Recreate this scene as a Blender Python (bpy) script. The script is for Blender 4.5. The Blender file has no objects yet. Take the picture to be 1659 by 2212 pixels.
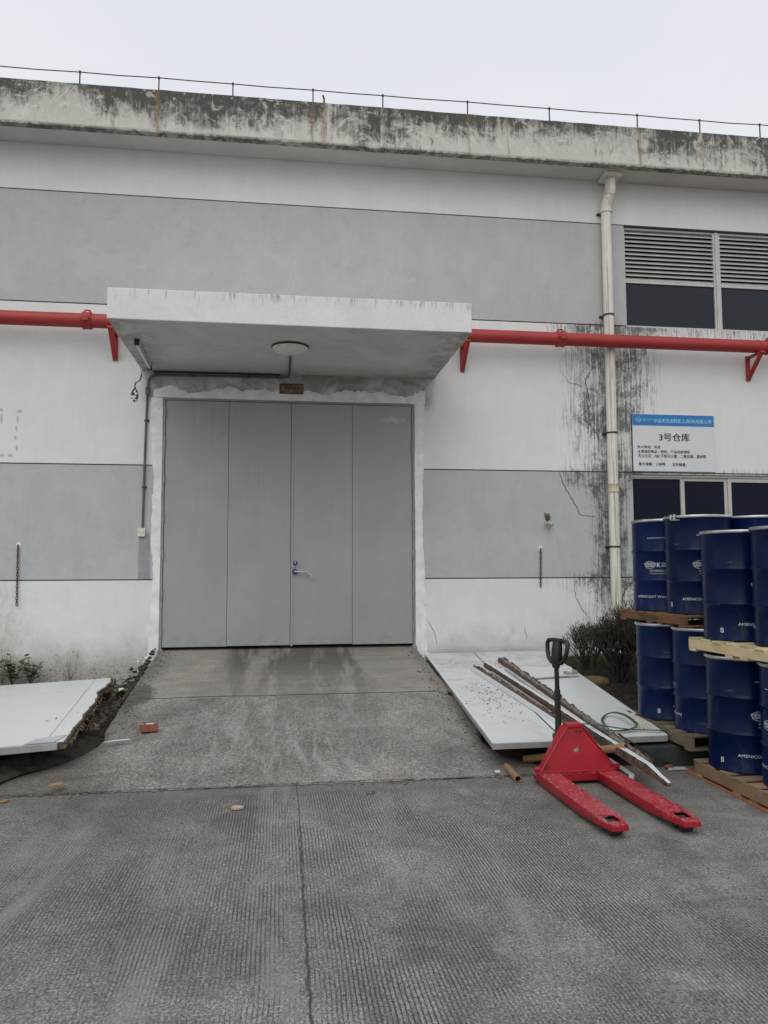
import bpy, bmesh, math, random
from math import sin, cos, pi, radians, sqrt, atan2
from mathutils import Vector, Matrix, noise as mnoise
rnd = random.Random(7)
scene = bpy.context.scene
COL = scene.collection

# ------------------------------------------------------------------ camera
YAW, PIT, ROL = radians(7.8), radians(4.4), radians(0.2)
CAM = Vector((0.0, -10.0, 1.55))
FWD = Vector((sin(YAW)*cos(PIT), cos(YAW)*cos(PIT), sin(PIT)))
_r0 = Vector((cos(YAW), -sin(YAW), 0)); _u0 = _r0.cross(FWD)
RGT = _r0*cos(ROL) - _u0*sin(ROL); UPV = _u0*cos(ROL) + _r0*sin(ROL)
cam_data = bpy.data.cameras.new('camera'); cam = bpy.data.objects.new('camera', cam_data); COL.objects.link(cam)
M3 = Matrix((RGT, UPV, -FWD)).transposed()
cam.matrix_world = Matrix.Translation(CAM) @ M3.to_4x4()
cam_data.sensor_fit = 'HORIZONTAL'; cam_data.sensor_width = 36; cam_data.lens = 36.04
cam_data.clip_start = 0.05; cam_data.clip_end = 2000
scene.camera = cam

# ------------------------------------------------------------------ world, sun, exposure
SUN_EL, SUN_ROT = radians(48), radians(205)
w = bpy.data.worlds.new('World'); scene.world = w; w.use_nodes = True
nt = w.node_tree; nt.nodes.clear()
o_ = nt.nodes.new('ShaderNodeOutputWorld'); bg = nt.nodes.new('ShaderNodeBackground')
sky = nt.nodes.new('ShaderNodeTexSky'); sky.sky_type = 'NISHITA'; sky.sun_disc = False
sky.sun_elevation = SUN_EL; sky.sun_rotation = SUN_ROT; sky.air_density = 1.5; sky.dust_density = 4
tc = nt.nodes.new('ShaderNodeTexCoord')
nz = nt.nodes.new('ShaderNodeTexNoise'); nz.inputs['Scale'].default_value = 1.6; nz.inputs['Detail'].default_value = 4
mp = nt.nodes.new('ShaderNodeMapping'); mp.inputs['Scale'].default_value = (1, 1, 2.5)
nt.links.new(tc.outputs['Generated'], mp.inputs[0]); nt.links.new(mp.outputs[0], nz.inputs['Vector'])
cr = nt.nodes.new('ShaderNodeValToRGB')
cr.color_ramp.elements[0].position = .3; cr.color_ramp.elements[0].color = (8.0, 8.3, 8.9, 1)
cr.color_ramp.elements[1].position = .72; cr.color_ramp.elements[1].color = (9.0, 9.15, 9.4, 1)
nt.links.new(nz.outputs['Fac'], cr.inputs[0])
mx = nt.nodes.new('ShaderNodeMix'); mx.data_type = 'RGBA'; mx.inputs[0].default_value = .9
nt.links.new(sky.outputs[0], mx.inputs[6]); nt.links.new(cr.outputs[0], mx.inputs[7])
nt.links.new(mx.outputs[2], bg.inputs[0]); bg.inputs[1].default_value = .1
nt.links.new(bg.outputs[0], o_.inputs[0])
sd = bpy.data.lights.new('sun', 'SUN'); sd.energy = 1.1; sd.angle = radians(60); sd.color = (1, .96, .9)
so = bpy.data.objects.new('sun', sd); COL.objects.link(so)
az = SUN_ROT; dirv = Vector((sin(az)*cos(SUN_EL), cos(az)*cos(SUN_EL), sin(SUN_EL)))
so.rotation_euler = dirv.to_track_quat('Z', 'Y').to_euler(); so.location = (0, -20, 20)
vs = scene.view_settings; vs.view_transform = 'Standard'; vs.look = 'None'; vs.exposure = 0; vs.gamma = 1
vs.use_curve_mapping = False

# ------------------------------------------------------------------ survey helpers: a sighting from the tripod, taken to a real plane
def ray(x, y):
    return FWD + RGT*((x-829.5)/1661) - UPV*((y-1106)/1661)
def onY(x, y, Y=0.0):
    d = ray(x, y); return CAM + d*((Y-CAM.y)/d.y)
def onZ(x, y, Z=0.0):
    d = ray(x, y); return CAM + d*((Z-CAM.z)/d.z)

# ------------------------------------------------------------------ object helpers
def link(o, parent=None):
    COL.objects.link(o)
    if parent: o.parent = parent
    return o
def tag(o, label=None, cat=None, group=None, kind=None):
    if label: o['label'] = label
    if cat: o['category'] = cat
    if group: o['group'] = group
    if kind: o['kind'] = kind
    return o
def thing(name, label, cat, loc=(0, 0, 0), rz=0, group=None):
    o = bpy.data.objects.new(name, None); o.empty_display_size = .2; link(o)
    o.location = loc; o.rotation_euler = (0, 0, rz)
    return tag(o, label, cat, group)
def copy_thing(root, loc, rz, label, group=None):
    r = root.copy(); link(r); r.location = loc; r.rotation_euler = (0, 0, rz); r['label'] = label
    if group: r['group'] = group
    for ch in list(root.children):
        c = ch.copy(); link(c, r)
        for g in list(ch.children):
            d = g.copy(); link(d, c)
    return r

class MB:
    def __init__(s): s.v = []; s.f = []
    def add(s, vs_, fs):
        n = len(s.v); s.v += [tuple(p) for p in vs_]; s.f += [tuple(i+n for i in f) for f in fs]; return s
    def box(s, x0, x1, y0, y1, z0, z1, M=None):
        p = [Vector((x, y, z)) for z in (z0, z1) for y in (y0, y1) for x in (x0, x1)]
        if M is not None: p = [M @ q for q in p]
        return s.add(p, [(0, 2, 3, 1), (4, 5, 7, 6), (0, 1, 5, 4), (2, 6, 7, 3), (0, 4, 6, 2), (1, 3, 7, 5)])
    def tube(s, pts, r, n=12, cap=True, rad=None, flat=None):
        pts = [Vector(p) for p in pts]; k = len(pts)
        ref = Vector((0, 0, 1))
        t0 = (pts[1]-pts[0]).normalized()
        if abs(t0.dot(ref)) > .9: ref = Vector((1, 0, 0))
        u = t0.cross(ref).normalized(); vs_ = []
        for i, p in enumerate(pts):
            t = ((pts[min(i+1, k-1)]-p).normalized() + (p-pts[max(i-1, 0)]).normalized())
            t = t.normalized() if t.length > 1e-6 else t0
            u = (u - t*u.dot(t)); u = u.normalized() if u.length > 1e-6 else t.orthogonal().normalized()
            q = t.cross(u); rr = rad[i] if rad else r
            for j in range(n):
                a = 2*pi*j/n
                vs_.append(p + u*cos(a)*rr + q*sin(a)*rr*(flat or 1))
        fs = []
        for i in range(k-1):
            for j in range(n):
                fs.append((i*n+j, i*n+(j+1) % n, (i+1)*n+(j+1) % n, (i+1)*n+j))
        if cap: fs += [tuple(range(n-1, -1, -1)), tuple(range((k-1)*n, k*n))]
        return s.add(vs_, fs)
    def lathe(s, prof, n=32, c=(0, 0, 0), axis='z'):
        vs_ = []; fs = []
        for (r, h) in prof:
            for j in range(n):
                a = 2*pi*j/n
                if axis == 'z': p = (c[0]+r*cos(a), c[1]+r*sin(a), c[2]+h)
                elif axis == 'y': p = (c[0]+r*cos(a), c[1]+h, c[2]+r*sin(a))
                else: p = (c[0]+h, c[1]+r*cos(a), c[2]+r*sin(a))
                vs_.append(p)
        for i in range(len(prof)-1):
            for j in range(n):
                fs.append((i*n+j, i*n+(j+1) % n, (i+1)*n+(j+1) % n, (i+1)*n+j))
        if prof[0][0] > 1e-5: fs.append(tuple(range(n-1, -1, -1)))
        if prof[-1][0] > 1e-5: fs.append(tuple(range((len(prof)-1)*n, len(prof)*n)))
        return s.add(vs_, fs)
    def prism(s, poly, f0, f1):
        """poly: list of 2D points, f0/f1 turn a 2D point into the two end faces"""
        n = len(poly)
        vs_ = [f0(*p) for p in poly] + [f1(*p) for p in poly]
        return s.add(vs_, [tuple(range(n-1, -1, -1)), tuple(range(n, 2*n))] +
                     [(i, (i+1) % n, n+(i+1) % n, n+i) for i in range(n)])
    def band(s, A, B, f):
        """strip between polylines A and B (same length), closed slab: f(p, side)"""
        n = len(A); vs_ = [f(p, 0) for p in A]+[f(p, 0) for p in B]+[f(p, 1) for p in A]+[f(p, 1) for p in B]
        fs = []
        for i in range(n-1):
            fs += [(i, i+1, n+i+1, n+i), (2*n+i, 3*n+i, 3*n+i+1, 2*n+i+1), (i, 2*n+i, 2*n+i+1, i+1), (n+i, n+i+1, 3*n+i+1, 3*n+i)]
        fs += [(0, n, 3*n, 2*n), (n-1, 3*n-1, 4*n-1, 2*n-1)]
        return s.add(vs_, fs)
    def ico(s, c, r, sub=1, sq=(1, 1, 1), jit=0, seed=0):
        bm = bmesh.new(); bmesh.ops.create_icosphere(bm, subdivisions=sub, radius=1)
        bm.verts.ensure_lookup_table()
        rr = random.Random(seed+int(1e4*abs(c[0]*7+c[1]*13)))
        vs_ = [(c[0]+v.co.x*r*sq[0]*(1+jit*rr.uniform(-1, 1)), c[1]+v.co.y*r*sq[1]*(1+jit*rr.uniform(-1, 1)), c[2]+v.co.z*r*sq[2]*(1+jit*rr.uniform(-1, 1))) for v in bm.verts]
        fs = [tuple(v.index for v in f.verts) for f in bm.faces]; bm.free()
        return s.add(vs_, fs)
    def build(s, name, mat, parent=None, bevel=0, smooth=False, seg=1, loc=None):
        me = bpy.data.meshes.new(name)
        bm = bmesh.new()
        vv = [bm.verts.new(p) for p in s.v]
        for f in s.f:
            try: bm.faces.new([vv[i] for i in f])
            except ValueError: pass
        bmesh.ops.recalc_face_normals(bm, faces=bm.faces)
        if bevel:
            es = [e for e in bm.edges if len(e.link_faces) == 2 and e.calc_face_angle(0) > .6]
            bmesh.ops.bevel(bm, geom=es, offset=bevel, segments=seg, affect='EDGES', profile=.5, clamp_overlap=True)
        bm.to_mesh(me); bm.free()
        me.materials.append(mat)
        if smooth:
            for p in me.polygons: p.use_smooth = True
            try: me.set_sharp_from_angle(angle=radians(38))
            except Exception: pass
        o = bpy.data.objects.new(name, me); link(o, parent)
        if loc is not None: o.location = loc
        return o

_tcache = {}
def text_geo(body, bold=0.0):
    key = (body, bold)
    if key in _tcache: return _tcache[key]
    cu = bpy.data.curves.new('txt', 'FONT'); cu.body = body; cu.size = 1; cu.offset = bold; cu.resolution_u = 3
    ob = bpy.data.objects.new('txt', cu); COL.objects.link(ob)
    dg = bpy.context.evaluated_depsgraph_get()
    me = bpy.data.meshes.new_from_object(ob.evaluated_get(dg))
    vs_ = [v.co.copy() for v in me.vertices]; fs = [tuple(p.vertices) for p in me.polygons]
    bpy.data.objects.remove(ob); bpy.data.curves.remove(cu); bpy.data.meshes.remove(me)
    x0 = min(v.x for v in vs_); x1 = max(v.x for v in vs_); y0 = min(v.y for v in vs_); y1 = max(v.y for v in vs_)
    vs_ = [((v.x-x0)/(x1-x0), (v.y-y0)/(y1-y0)) for v in vs_]
    _tcache[key] = (vs_, fs, (x1-x0)/(y1-y0)); return _tcache[key]
def fit_text(name, body, x0, x1, z0, z1, Y, mat, parent, bold=0.0):
    vs_, fs, _ = text_geo(body, bold)
    m = MB(); m.add([(x0+u*(x1-x0), Y, z0+v*(z1-z0)) for u, v in vs_], fs)
    return m.build(name, mat, parent)

# ------------------------------------------------------------------ material helpers
class NM:
    def __init__(s, name, rough=.8, metal=0, spec=.5, coat=0):
        s.m = bpy.data.materials.new(name); s.m.use_nodes = True; s.t = s.m.node_tree
        s.b = s.t.nodes['Principled BSDF']
        s.b.inputs['Roughness'].default_value = rough; s.b.inputs['Metallic'].default_value = metal
        s.b.inputs['Specular IOR Level'].default_value = spec
        if coat: s.b.inputs['Coat Weight'].default_value = coat; s.b.inputs['Coat Roughness'].default_value = .08
        s._pos = None; s._obj = None
    def n(s, t): return s.t.nodes.new(t)
    def L(s, a, b): s.t.links.new(a, b)
    def setin(s, sock, v):
        if hasattr(v, 'is_output') or isinstance(v, bpy.types.NodeSocket): s.L(v, sock)
        else:
            if isinstance(v, (tuple, list)) and len(v) == 3 and sock.type == 'RGBA': v = (*v, 1)
            sock.default_value = v
    def pos(s):
        if not s._pos:
            g = s.n('ShaderNodeNewGeometry'); s._pos = g.outputs['Position']
        return s._pos
    def obj(s):
        if not s._obj:
            g = s.n('ShaderNodeTexCoord'); s._obj = g.outputs['Object']
        return s._obj
    def rand(s):
        return s.n('ShaderNodeObjectInfo').outputs['Random']
    def xyz(s, v=None):
        q = s.n('ShaderNodeSeparateXYZ'); s.L(v or s.pos(), q.inputs[0]); return q.outputs[0], q.outputs[1], q.outputs[2]
    def scale(s, v, sc):
        q = s.n('ShaderNodeVectorMath'); q.operation = 'MULTIPLY'; s.L(v, q.inputs[0]); q.inputs[1].default_value = sc; return q.outputs[0]
    def noise(s, v, sc, det=4, rough=.55, dist=0, lac=2):
        q = s.n('ShaderNodeTexNoise'); s.L(v, q.inputs['Vector']); q.inputs['Scale'].default_value = sc
        q.inputs['Detail'].default_value = det; q.inputs['Roughness'].default_value = rough; q.inputs['Distortion'].default_value = dist
        return q.outputs['Fac']
    def voro(s, v, sc, feature='F1'):
        q = s.n('ShaderNodeTexVoronoi'); q.feature = feature; s.L(v, q.inputs['Vector']); q.inputs['Scale'].default_value = sc
        return q.outputs['Distance']
    def m_(s, op, a, b=None, c=None, clamp=False):
        q = s.n('ShaderNodeMath'); q.operation = op; q.use_clamp = clamp
        s.setin(q.inputs[0], a)
        if b is not None: s.setin(q.inputs[1], b)
        if c is not None: s.setin(q.inputs[2], c)
        return q.outputs[0]
    def add(s, a, b): return s.m_('ADD', a, b)
    def sub(s, a, b): return s.m_('SUBTRACT', a, b)
    def mul(s, a, b): return s.m_('MULTIPLY', a, b)
    def mx(s, a, b): return s.m_('MAXIMUM', a, b)
    def mn(s, a, b): return s.m_('MINIMUM', a, b)
    def rng(s, v, a, b, c=0.0, d=1.0, smooth=True):
        q = s.n('ShaderNodeMapRange'); q.interpolation_type = 'SMOOTHSTEP' if smooth else 'LINEAR'; q.clamp = True
        s.setin(q.inputs[0], v)
        if a > b: a, b, c, d = b, a, d, c
        for i, k in enumerate((a, b, c, d)): q.inputs[i+1].default_value = k
        return q.outputs[0]
    def window(s, v, a, b, soft):
        return s.mul(s.rng(v, a-soft, a+soft), s.rng(v, b+soft, b-soft))
    def mix(s, f, a, b, mode='MIX'):
        q = s.n('ShaderNodeMix'); q.data_type = 'RGBA'; q.blend_type = mode
        s.setin(q.inputs[0], f); s.setin(q.inputs[6], a); s.setin(q.inputs[7], b); return q.outputs[2]
    def ramp(s, f, st):
        q = s.n('ShaderNodeValToRGB'); e = q.color_ramp.elements
        while len(e) < len(st): e.new(.5)
        for i, (p, c) in enumerate(st):
            e[i].position = p; e[i].color = (*c, 1) if len(c) == 3 else c
        s.L(f, q.inputs[0]); return q.outputs[0]
    def vary(s, col, f, amt):
        """multiply colour by 1 +- amt following a 0..1 value"""
        k = s.rng(f, .32, .68, 1-amt, 1+amt, False)
        q = s.n('ShaderNodeVectorMath'); q.operation = 'SCALE'
        if isinstance(col, (tuple, list)):
            q.inputs[0].default_value = col[:3]
        else: s.L(col, q.inputs[0])
        s.L(k, q.inputs['Scale']); return q.outputs[0]
    def bump(s, h, st=.3, dist=.01):
        q = s.n('ShaderNodeBump'); q.inputs['Strength'].default_value = st; q.inputs['Distance'].default_value = dist
        s.L(h, q.inputs['Height']); s.L(q.outputs[0], s.b.inputs['Normal'])
    def col(s, c): s.setin(s.b.inputs['Base Color'], c); return s
    def rough(s, r): s.setin(s.b.inputs['Roughness'], r); return s

def simple(name, c, rough=.6, metal=0, var=.12, sc=9, spec=.5, dirt=None, coat=0, bump=0):
    k = NM(name, rough, metal, spec, coat)
    v = k.obj(); f = k.noise(v, sc, 5, .6)
    cc = k.vary(c, f, var)
    if dirt:
        d = k.rng(k.noise(v, sc*.7, 6, .7, .5), dirt[1], dirt[1]+.12)
        cc = k.mix(d, cc, dirt[0])
    k.col(cc)
    if bump: k.bump(k.noise(v, sc*8, 4, .6), bump, .004)
    return k.m

# ---- wall render: paint colour plus mould streaks, cracks of dirt, rising damp
PX = 4.51
def wall_mat(name, base, gray):
    k = NM(name, .88, spec=.25); P = k.pos(); x, y, z = k.xyz()
    big = k.noise(P, .9, 3, .5); mid = k.noise(P, 3.2, 6, .6, .6)
    fine = k.noise(P, 26, 5, .65)
    streak = k.noise(k.scale(P, (9, 9, .9)), 1.6, 6, .65)
    fstreak = k.noise(k.scale(P, (26, 26, 1.6)), 1.4, 6, .7)
    blot = k.noise(P, 7, 8, .72, 1.2)
    speck = k.noise(P, 34, 6, .75, .8)
    c = k.vary(base, big, .03); c = k.vary(c, mid, .028); c = k.vary(c, fine, .022); c = k.vary(c, streak, .022)
    if gray:   # patchy repainting, pale scuffs
        pt = k.rng(k.noise(P, 1.9, 7, .62, .5), .44, .66)
        c = k.mix(k.mul(pt, .45), c, (.50, .52, .525))
        pt2 = k.rng(k.noise(P, 4.5, 8, .7, .8), .52, .68); c = k.mix(k.mul(pt2, .25), c, (.30, .315, .325))
        hair = k.rng(k.m_('ABSOLUTE', k.sub(k.noise(P, 1.9, 7, .68, .3), .5)), .0, .004, 1, 0)
        c = k.mix(k.mul(hair, .30), c, (.62, .63, .63))
    # --- mould beside the downpipe
    dxl = k.m_('ABSOLUTE', k.sub(x, PX))
    nearp = k.rng(dxl, .95, .05)                  # 1 at pipe
    vnear = k.rng(dxl, .36, .06)
    zt = k.window(z, 3.55, 4.95, .18); zm = k.window(z, 2.65, 3.7, .25); zg = k.window(z, 1.45, 2.92, .02); zb = k.window(z, .55, 1.46, .03)
    rightside = k.rng(x, 4.45, 4.6)
    amt = k.add(k.mul(zt, k.mul(nearp, .50)), k.mul(zm, k.add(k.mul(nearp, .33), k.mul(vnear, .12))))
    amt = k.add(amt, k.mul(zg, k.add(k.mul(vnear, .46), k.mul(nearp, .10))))
    amt = k.add(amt, k.mul(zb, k.add(k.mul(nearp, .25), k.mul(vnear, .10))))
    amt = k.add(amt, k.mul(k.mul(k.window(z, 4.0, 4.95, .1), rightside), k.mul(k.rng(x, 5.6, 4.8), .18)))
    # under the window sill and the joints
    sill = k.mul(k.window(x, 3.7, 7.6, .5), k.rng(z, 4.62, 4.95)); sill = k.mul(sill, k.rng(z, 4.99, 4.965))
    amt = k.add(amt, k.mul(sill, .30))
    for zj, hh, s_ in ((2.9, .3, .24), (1.452, .32, .26)):
        a = k.mul(k.rng(z, zj-hh, zj), k.rng(z, zj+.01, zj)); a = k.mul(a, k.rng(x, 3.0, 4.3)); amt = k.add(amt, k.mul(a, s_))
        a = k.mul(k.rng(z, zj+.14, zj), k.rng(z, zj-.01, zj)); a = k.mul(a, k.rng(x, 3.2, 4.3)); amt = k.add(amt, k.mul(a, s_*.8))
    brk = k.noise(P, 2.7, 7, .7, .9)
    pat = k.add(k.mul(blot, .32), k.add(k.mul(fstreak, .30), k.add(k.mul(speck, .18), k.mul(brk, .20))))
    amt = k.mn(amt, .48)
    pat = k.add(k.mul(k.sub(pat, .5), 3.4), .5)
    dark = k.rng(k.add(pat, k.mul(amt, .95)), .76, 1.10)
    dark2 = k.rng(k.add(k.add(k.mul(pat, .5), k.mul(k.add(k.mul(k.sub(fstreak, .5), 3.2), .5), .5)), k.mul(amt, .8)), .52, .92)
    c = k.mix(k.mul(dark2, k.mul(k.rng(amt, .02, .2), .50)), c, (.22, .222, .21))
    c = k.mix(k.mul(dark, k.mul(k.rng(amt, .02, .15), .80)), c, (.060, .061, .056))
    # --- soot/algae over the door below the canopy
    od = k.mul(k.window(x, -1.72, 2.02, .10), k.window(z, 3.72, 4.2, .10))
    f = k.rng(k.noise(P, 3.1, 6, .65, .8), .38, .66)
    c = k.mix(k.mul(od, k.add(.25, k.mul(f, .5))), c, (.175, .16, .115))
    # --- rusty brown stains under brackets
    # --- rising damp
    hb = k.add(z, k.mul(k.sub(k.noise(P, 2.4, 6, .7, .6), .5), .9))
    damp = k.rng(hb, .95, .25)
    c = k.mix(k.mul(damp, .62), c, (.30, .27, .225))
    d2 = k.rng(k.add(speck, k.rng(z, .70, .3, 0, .15)), .63, .76)
    c = k.mix(k.mul(d2, k.mul(k.rng(z, .8, .45), .75)), c, (.12, .105, .08))
    gr = k.mul(k.rng(x, -2.75, -3.5), k.rng(z, 1.9, .7)); c = k.mix(k.mul(gr, k.rng(blot, .35, .65, .15, .65)), c, (.26, .27, .17))
    # --- single small nicks
    nick = k.rng(k.noise(k.scale(P, (1, 1, .45)), 16, 2, .5), .80, .84)
    c = k.mix(k.mul(nick, .65), c, (.17, .17, .16))
    k.col(c)
    k.bump(k.add(k.mul(fine, .5), k.mul(k.noise(P, 80, 3, .6), .5)), .25, .004)
    return k.m

def fascia_mat():
    k = NM('weathered_fascia', .92, spec=.2); P = k.pos(); x, y, z = k.xyz()
    st = k.noise(k.scale(P, (7, 7, .8)), 1.5, 8, .72, .3); fs = k.noise(k.scale(P, (22, 22, 3.0)), 1.2, 8, .75)
    bl = k.noise(P, 4.2, 9, .72, 1.6); bg_ = k.noise(P, .8, 4, .6)
    c = k.vary((.57, .57, .52), bg_, .10); c = k.vary(c, bl, .10)
    topw = k.rng(z, 7.05, 7.62, 0, .46, False)
    pat = k.add(k.mul(st, .26), k.add(k.mul(bl, .36), k.add(k.mul(fs, .22), k.mul(k.noise(P, 15, 8, .78, .8), .16))))
    pat = k.add(k.mul(k.sub(pat, .5), 2.3), .5)
    v = k.add(k.add(k.sub(pat, .07), topw), k.mul(k.sub(k.noise(P, .8, 4, .6), .44), 1.1))
    c = k.mix(k.mul(k.rng(v, .58, .86), .6), c, (.20, .20, .19))
    c = k.mix(k.mul(k.rng(v, .72, .98), .88), c, (.055, .055, .05))
    pal = k.rng(k.noise(P, 3.0, 9, .74, 2.4), .55, .60); c = k.mix(k.mul(pal, .60), c, (.66, .65, .60))
    edge = k.rng(z, 7.10, 7.055); c = k.mix(k.mul(edge, k.rng(bl, .35, .6, .2, .9)), c, (.08, .08, .075))
    # rust runs below the posts of the roof wire
    for px_, wd in ((-1.55, .045), (.40, .03), (.545, .06), (1.32, .02), (2.46, .035), (4.86, .05), (5.79, .03), (3.0, .02)):
        q = k.rng(k.m_('ABSOLUTE', k.sub(k.add(x, k.mul(k.sub(k.noise(P, 3, 3), .5), .06)), px_)), wd, 0)
        c = k.mix(k.mul(q, k.rng(fs, .3, .7, .25, .75)), c, (.27, .17, .075))
    k.col(c); k.bump(k.add(bl, k.mul(fs, .4)), .5, .012)
    return k.m

def concrete_mat(name, tined, ramp=False):
    k = NM(name, .9, spec=.3); P = k.pos(); x, y, z = k.xyz()
    big = k.noise(P, .42, 4, .55, .6); mid = k.noise(P, 1.9, 7, .65, .8); blot = k.noise(P, 5.5, 8, .7, .8)
    fine = k.noise(P, 42, 6, .75); grit = k.noise(P, 130, 3, .7)
    base = (.240, .230, .213) if ramp else (.198, .192, .180)
    c = k.vary(base, big, .24); c = k.vary(c, mid, .26); c = k.vary(c, blot, .13)
    wm = k.rng(k.noise(P, .9, 5, .6, .5), .42, .62); c = k.mix(k.mul(wm, .20), c, (.150, .126, .102))
    c = k.vary(c, fine, .50); c = k.vary(c, grit, .55); c = k.vary(c, k.noise(P, 75, 2, .5), .40)
    h = k.add(k.mul(fine, .6), k.mul(grit, .4))
    ln_ = k.noise(k.scale(P, (2.4, .45, 1)), .9, 6, .65, .6); c = k.mix(k.rng(ln_, .54, .70, 0, .45), c, (.30, .295, .28)); c = k.mix(k.rng(ln_, .46, .32, 0, .50), c, (.075, .071, .064))
    dk = k.rng(k.add(k.noise(P, 1.1, 8, .72, 1.3), k.mul(k.sub(fine, .5), .3)), .57, .70)
    c = k.mix(k.mul(dk, .45), c, (.075, .072, .066))
    pl = k.rng(k.add(k.noise(P, 1.37, 8, .7, 1.0), k.mul(k.sub(fine, .5), .35)), .30, .42, 1, 0)
    c = k.mix(k.mul(pl, .35), c, (.26, .255, .24))
    # chips: pale and dark flecks
    fl = k.rng(k.voro(P, 24), .05, .085, 1, 0); c = k.mix(k.mul(fl, .5), c, (.42, .41, .38))
    fd = k.rng(k.voro(k.scale(P, (1.3, .9, 1)), 15), .05, .09, 1, 0); c = k.mix(k.mul(fd, .6), c, (.05, .048, .045))
    if tined:
        wob = k.add(k.mul(k.sub(k.noise(P, .9, 2, .5), .5), .05), k.mul(k.sub(k.noise(P, 9, 3, .6), .5), .012))
        ph = k.mul(k.add(x, wob), 2*pi/.0185)
        s_ = k.m_('SINE', ph); line = k.rng(s_, -.45, -.92)
        msk = k.rng(k.add(k.noise(k.scale(P, (2.0, .9, 1)), 1.2, 6, .65, .7), k.mul(k.sub(fine, .5), .9)), .40, .66)
        msk = k.mul(msk, k.rng(x, -1.8, .4, .45, 1))
        msk = k.mul(msk, k.rng(y, -4.34, -4.5))
        line = k.mul(line, msk)
        c = k.mix(k.mul(line, k.rng(k.noise(P, 30, 4, .7), .35, .6, .3, .95)), c, (.050, .048, .043))
        ridge = k.mul(k.rng(s_, .2, .9), msk); c = k.mix(k.mul(ridge, .10), c, (.33, .325, .30))
        h = k.sub(h, k.mul(line, 1.3))
        # smooth trowelled strip along the foot of the ramp and along the joint
        sm = k.mul(k.window(y, -4.5, -4.2, .05), k.rng(mid, .3, .6, .4, 1)); c = k.mix(k.mul(sm, .4), c, (.10, .099, .095))
        jl = k.mul(k.window(k.add(x, k.mul(k.sub(mid, .5), .15)), -.13, .09, .03), k.rng(k.noise(k.scale(P, (3, .8, 1)), 1.7, 6, .7, .6), .46, .58))
        c = k.mix(k.mul(jl, .45), c, (.26, .263, .26))
        # oil spots down the middle lane
        ol = k.mul(k.window(x, .35, .95, .22), k.rng(k.noise(P, 3.3, 7, .7, .2), .45, .66)); ol = k.mul(ol, k.rng(y, -5.9, -6.4))
        c = k.mix(k.mul(ol, .30), c, (.04, .038, .036))
        pr_ = k.mul(k.rng(x, 1.2, 2.4), k.rng(k.noise(k.scale(P, (.7, 1.6, 1)), 1.5, 7, .7, .8), .46, .64)); pr_ = k.mul(pr_, k.rng(y, -4.6, -5.3))
        c = k.mix(k.mul(pr_, .45), c, (.30, .295, .27))
        wht = k.rng(k.m_('SQRT', k.add(k.m_('POWER', k.sub(x, 1.62), 2), k.m_('POWER', k.mul(k.add(y, 7.17), 1.6), 2))), .24, .02)
        c = k.mix(k.mul(wht, k.rng(k.add(k.mul(blot, .5), k.mul(fine, .5)), .42, .60, .0, .7)), c, (.36, .36, .35))
        dl = k.mul(k.rng(x, -1.2, -3.0), .25); c = k.mix(dl, c, (.10, .098, .085))
    if ramp:
        up = k.rng(y, -2.14, -2.04)                      # upper pour, brushed across
        s_ = k.m_('SINE', k.mul(k.add(y, k.mul(k.sub(k.noise(P, 1.2, 2), .5), .05)), 2*pi/.03)); br = k.mul(k.rng(s_, .1, .95), up)
        br = k.mul(br, k.rng(k.noise(k.scale(P, (.8, 6, 1)), 1.5, 4), .4, .6))
        c = k.mix(k.mul(up, .8), c, k.vary(k.vary((.300, .278, .250), mid, .15), fine, .2))
        c = k.mix(k.mul(br, .35), c, (.10, .095, .085)); h = k.sub(h, k.mul(br, .6))
        ty = k.mul(k.window(k.add(x, k.mul(k.sub(mid, .5), .3)), -.60, 1.02, .12), k.rng(k.noise(k.scale(P, (4, .5, .5)), 1.2, 6, .65), .38, .56))
        ty = k.mul(ty, k.rng(y, -1.9, -.4, .45, 1)); ty = k.mul(ty, k.rng(y, -4.2, -2.1, .12, 1))
        c = k.mix(k.mul(ty, .74), c, (.070, .064, .057))
        sc_ = k.mul(k.window(k.add(x, k.mul(k.sub(blot, .5), .3)), -.75, .75, .25), k.window(y, -4.0, -2.7, .35)); sc_ = k.mul(sc_, k.rng(k.add(k.noise(k.scale(P, (5, 1.1, 1)), 1.3, 8, .75, .6), k.mul(k.sub(fine, .5), .3)), .46, .64))
        c = k.mix(k.mul(sc_, .62), c, (.38, .375, .36))
        wt = k.m_('SQRT', k.add(k.m_('POWER', k.mul(k.sub(x, -1.42), 1.0), 2), k.m_('POWER', k.mul(k.add(y, 1.95), .55), 2)))
        wt = k.rng(k.add(wt, k.mul(k.sub(blot, .5), .25)), .25, .17); c = k.mix(k.mul(wt, .70), c, (.055, .048, .04))
        ed = k.rng(k.add(x, k.mul(k.sub(mid, .5), .4)), -1.15, -1.6); c = k.mix(k.mul(ed, .6), c, (.07, .062, .05))
        ed = k.rng(k.add(x, k.mul(k.sub(mid, .5), .3)), 1.55, 1.85); c = k.mix(k.mul(ed, .55), c, (.08, .072, .06))
    k.col(c); k.bump(h, .9, .006)
    return k.m
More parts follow.
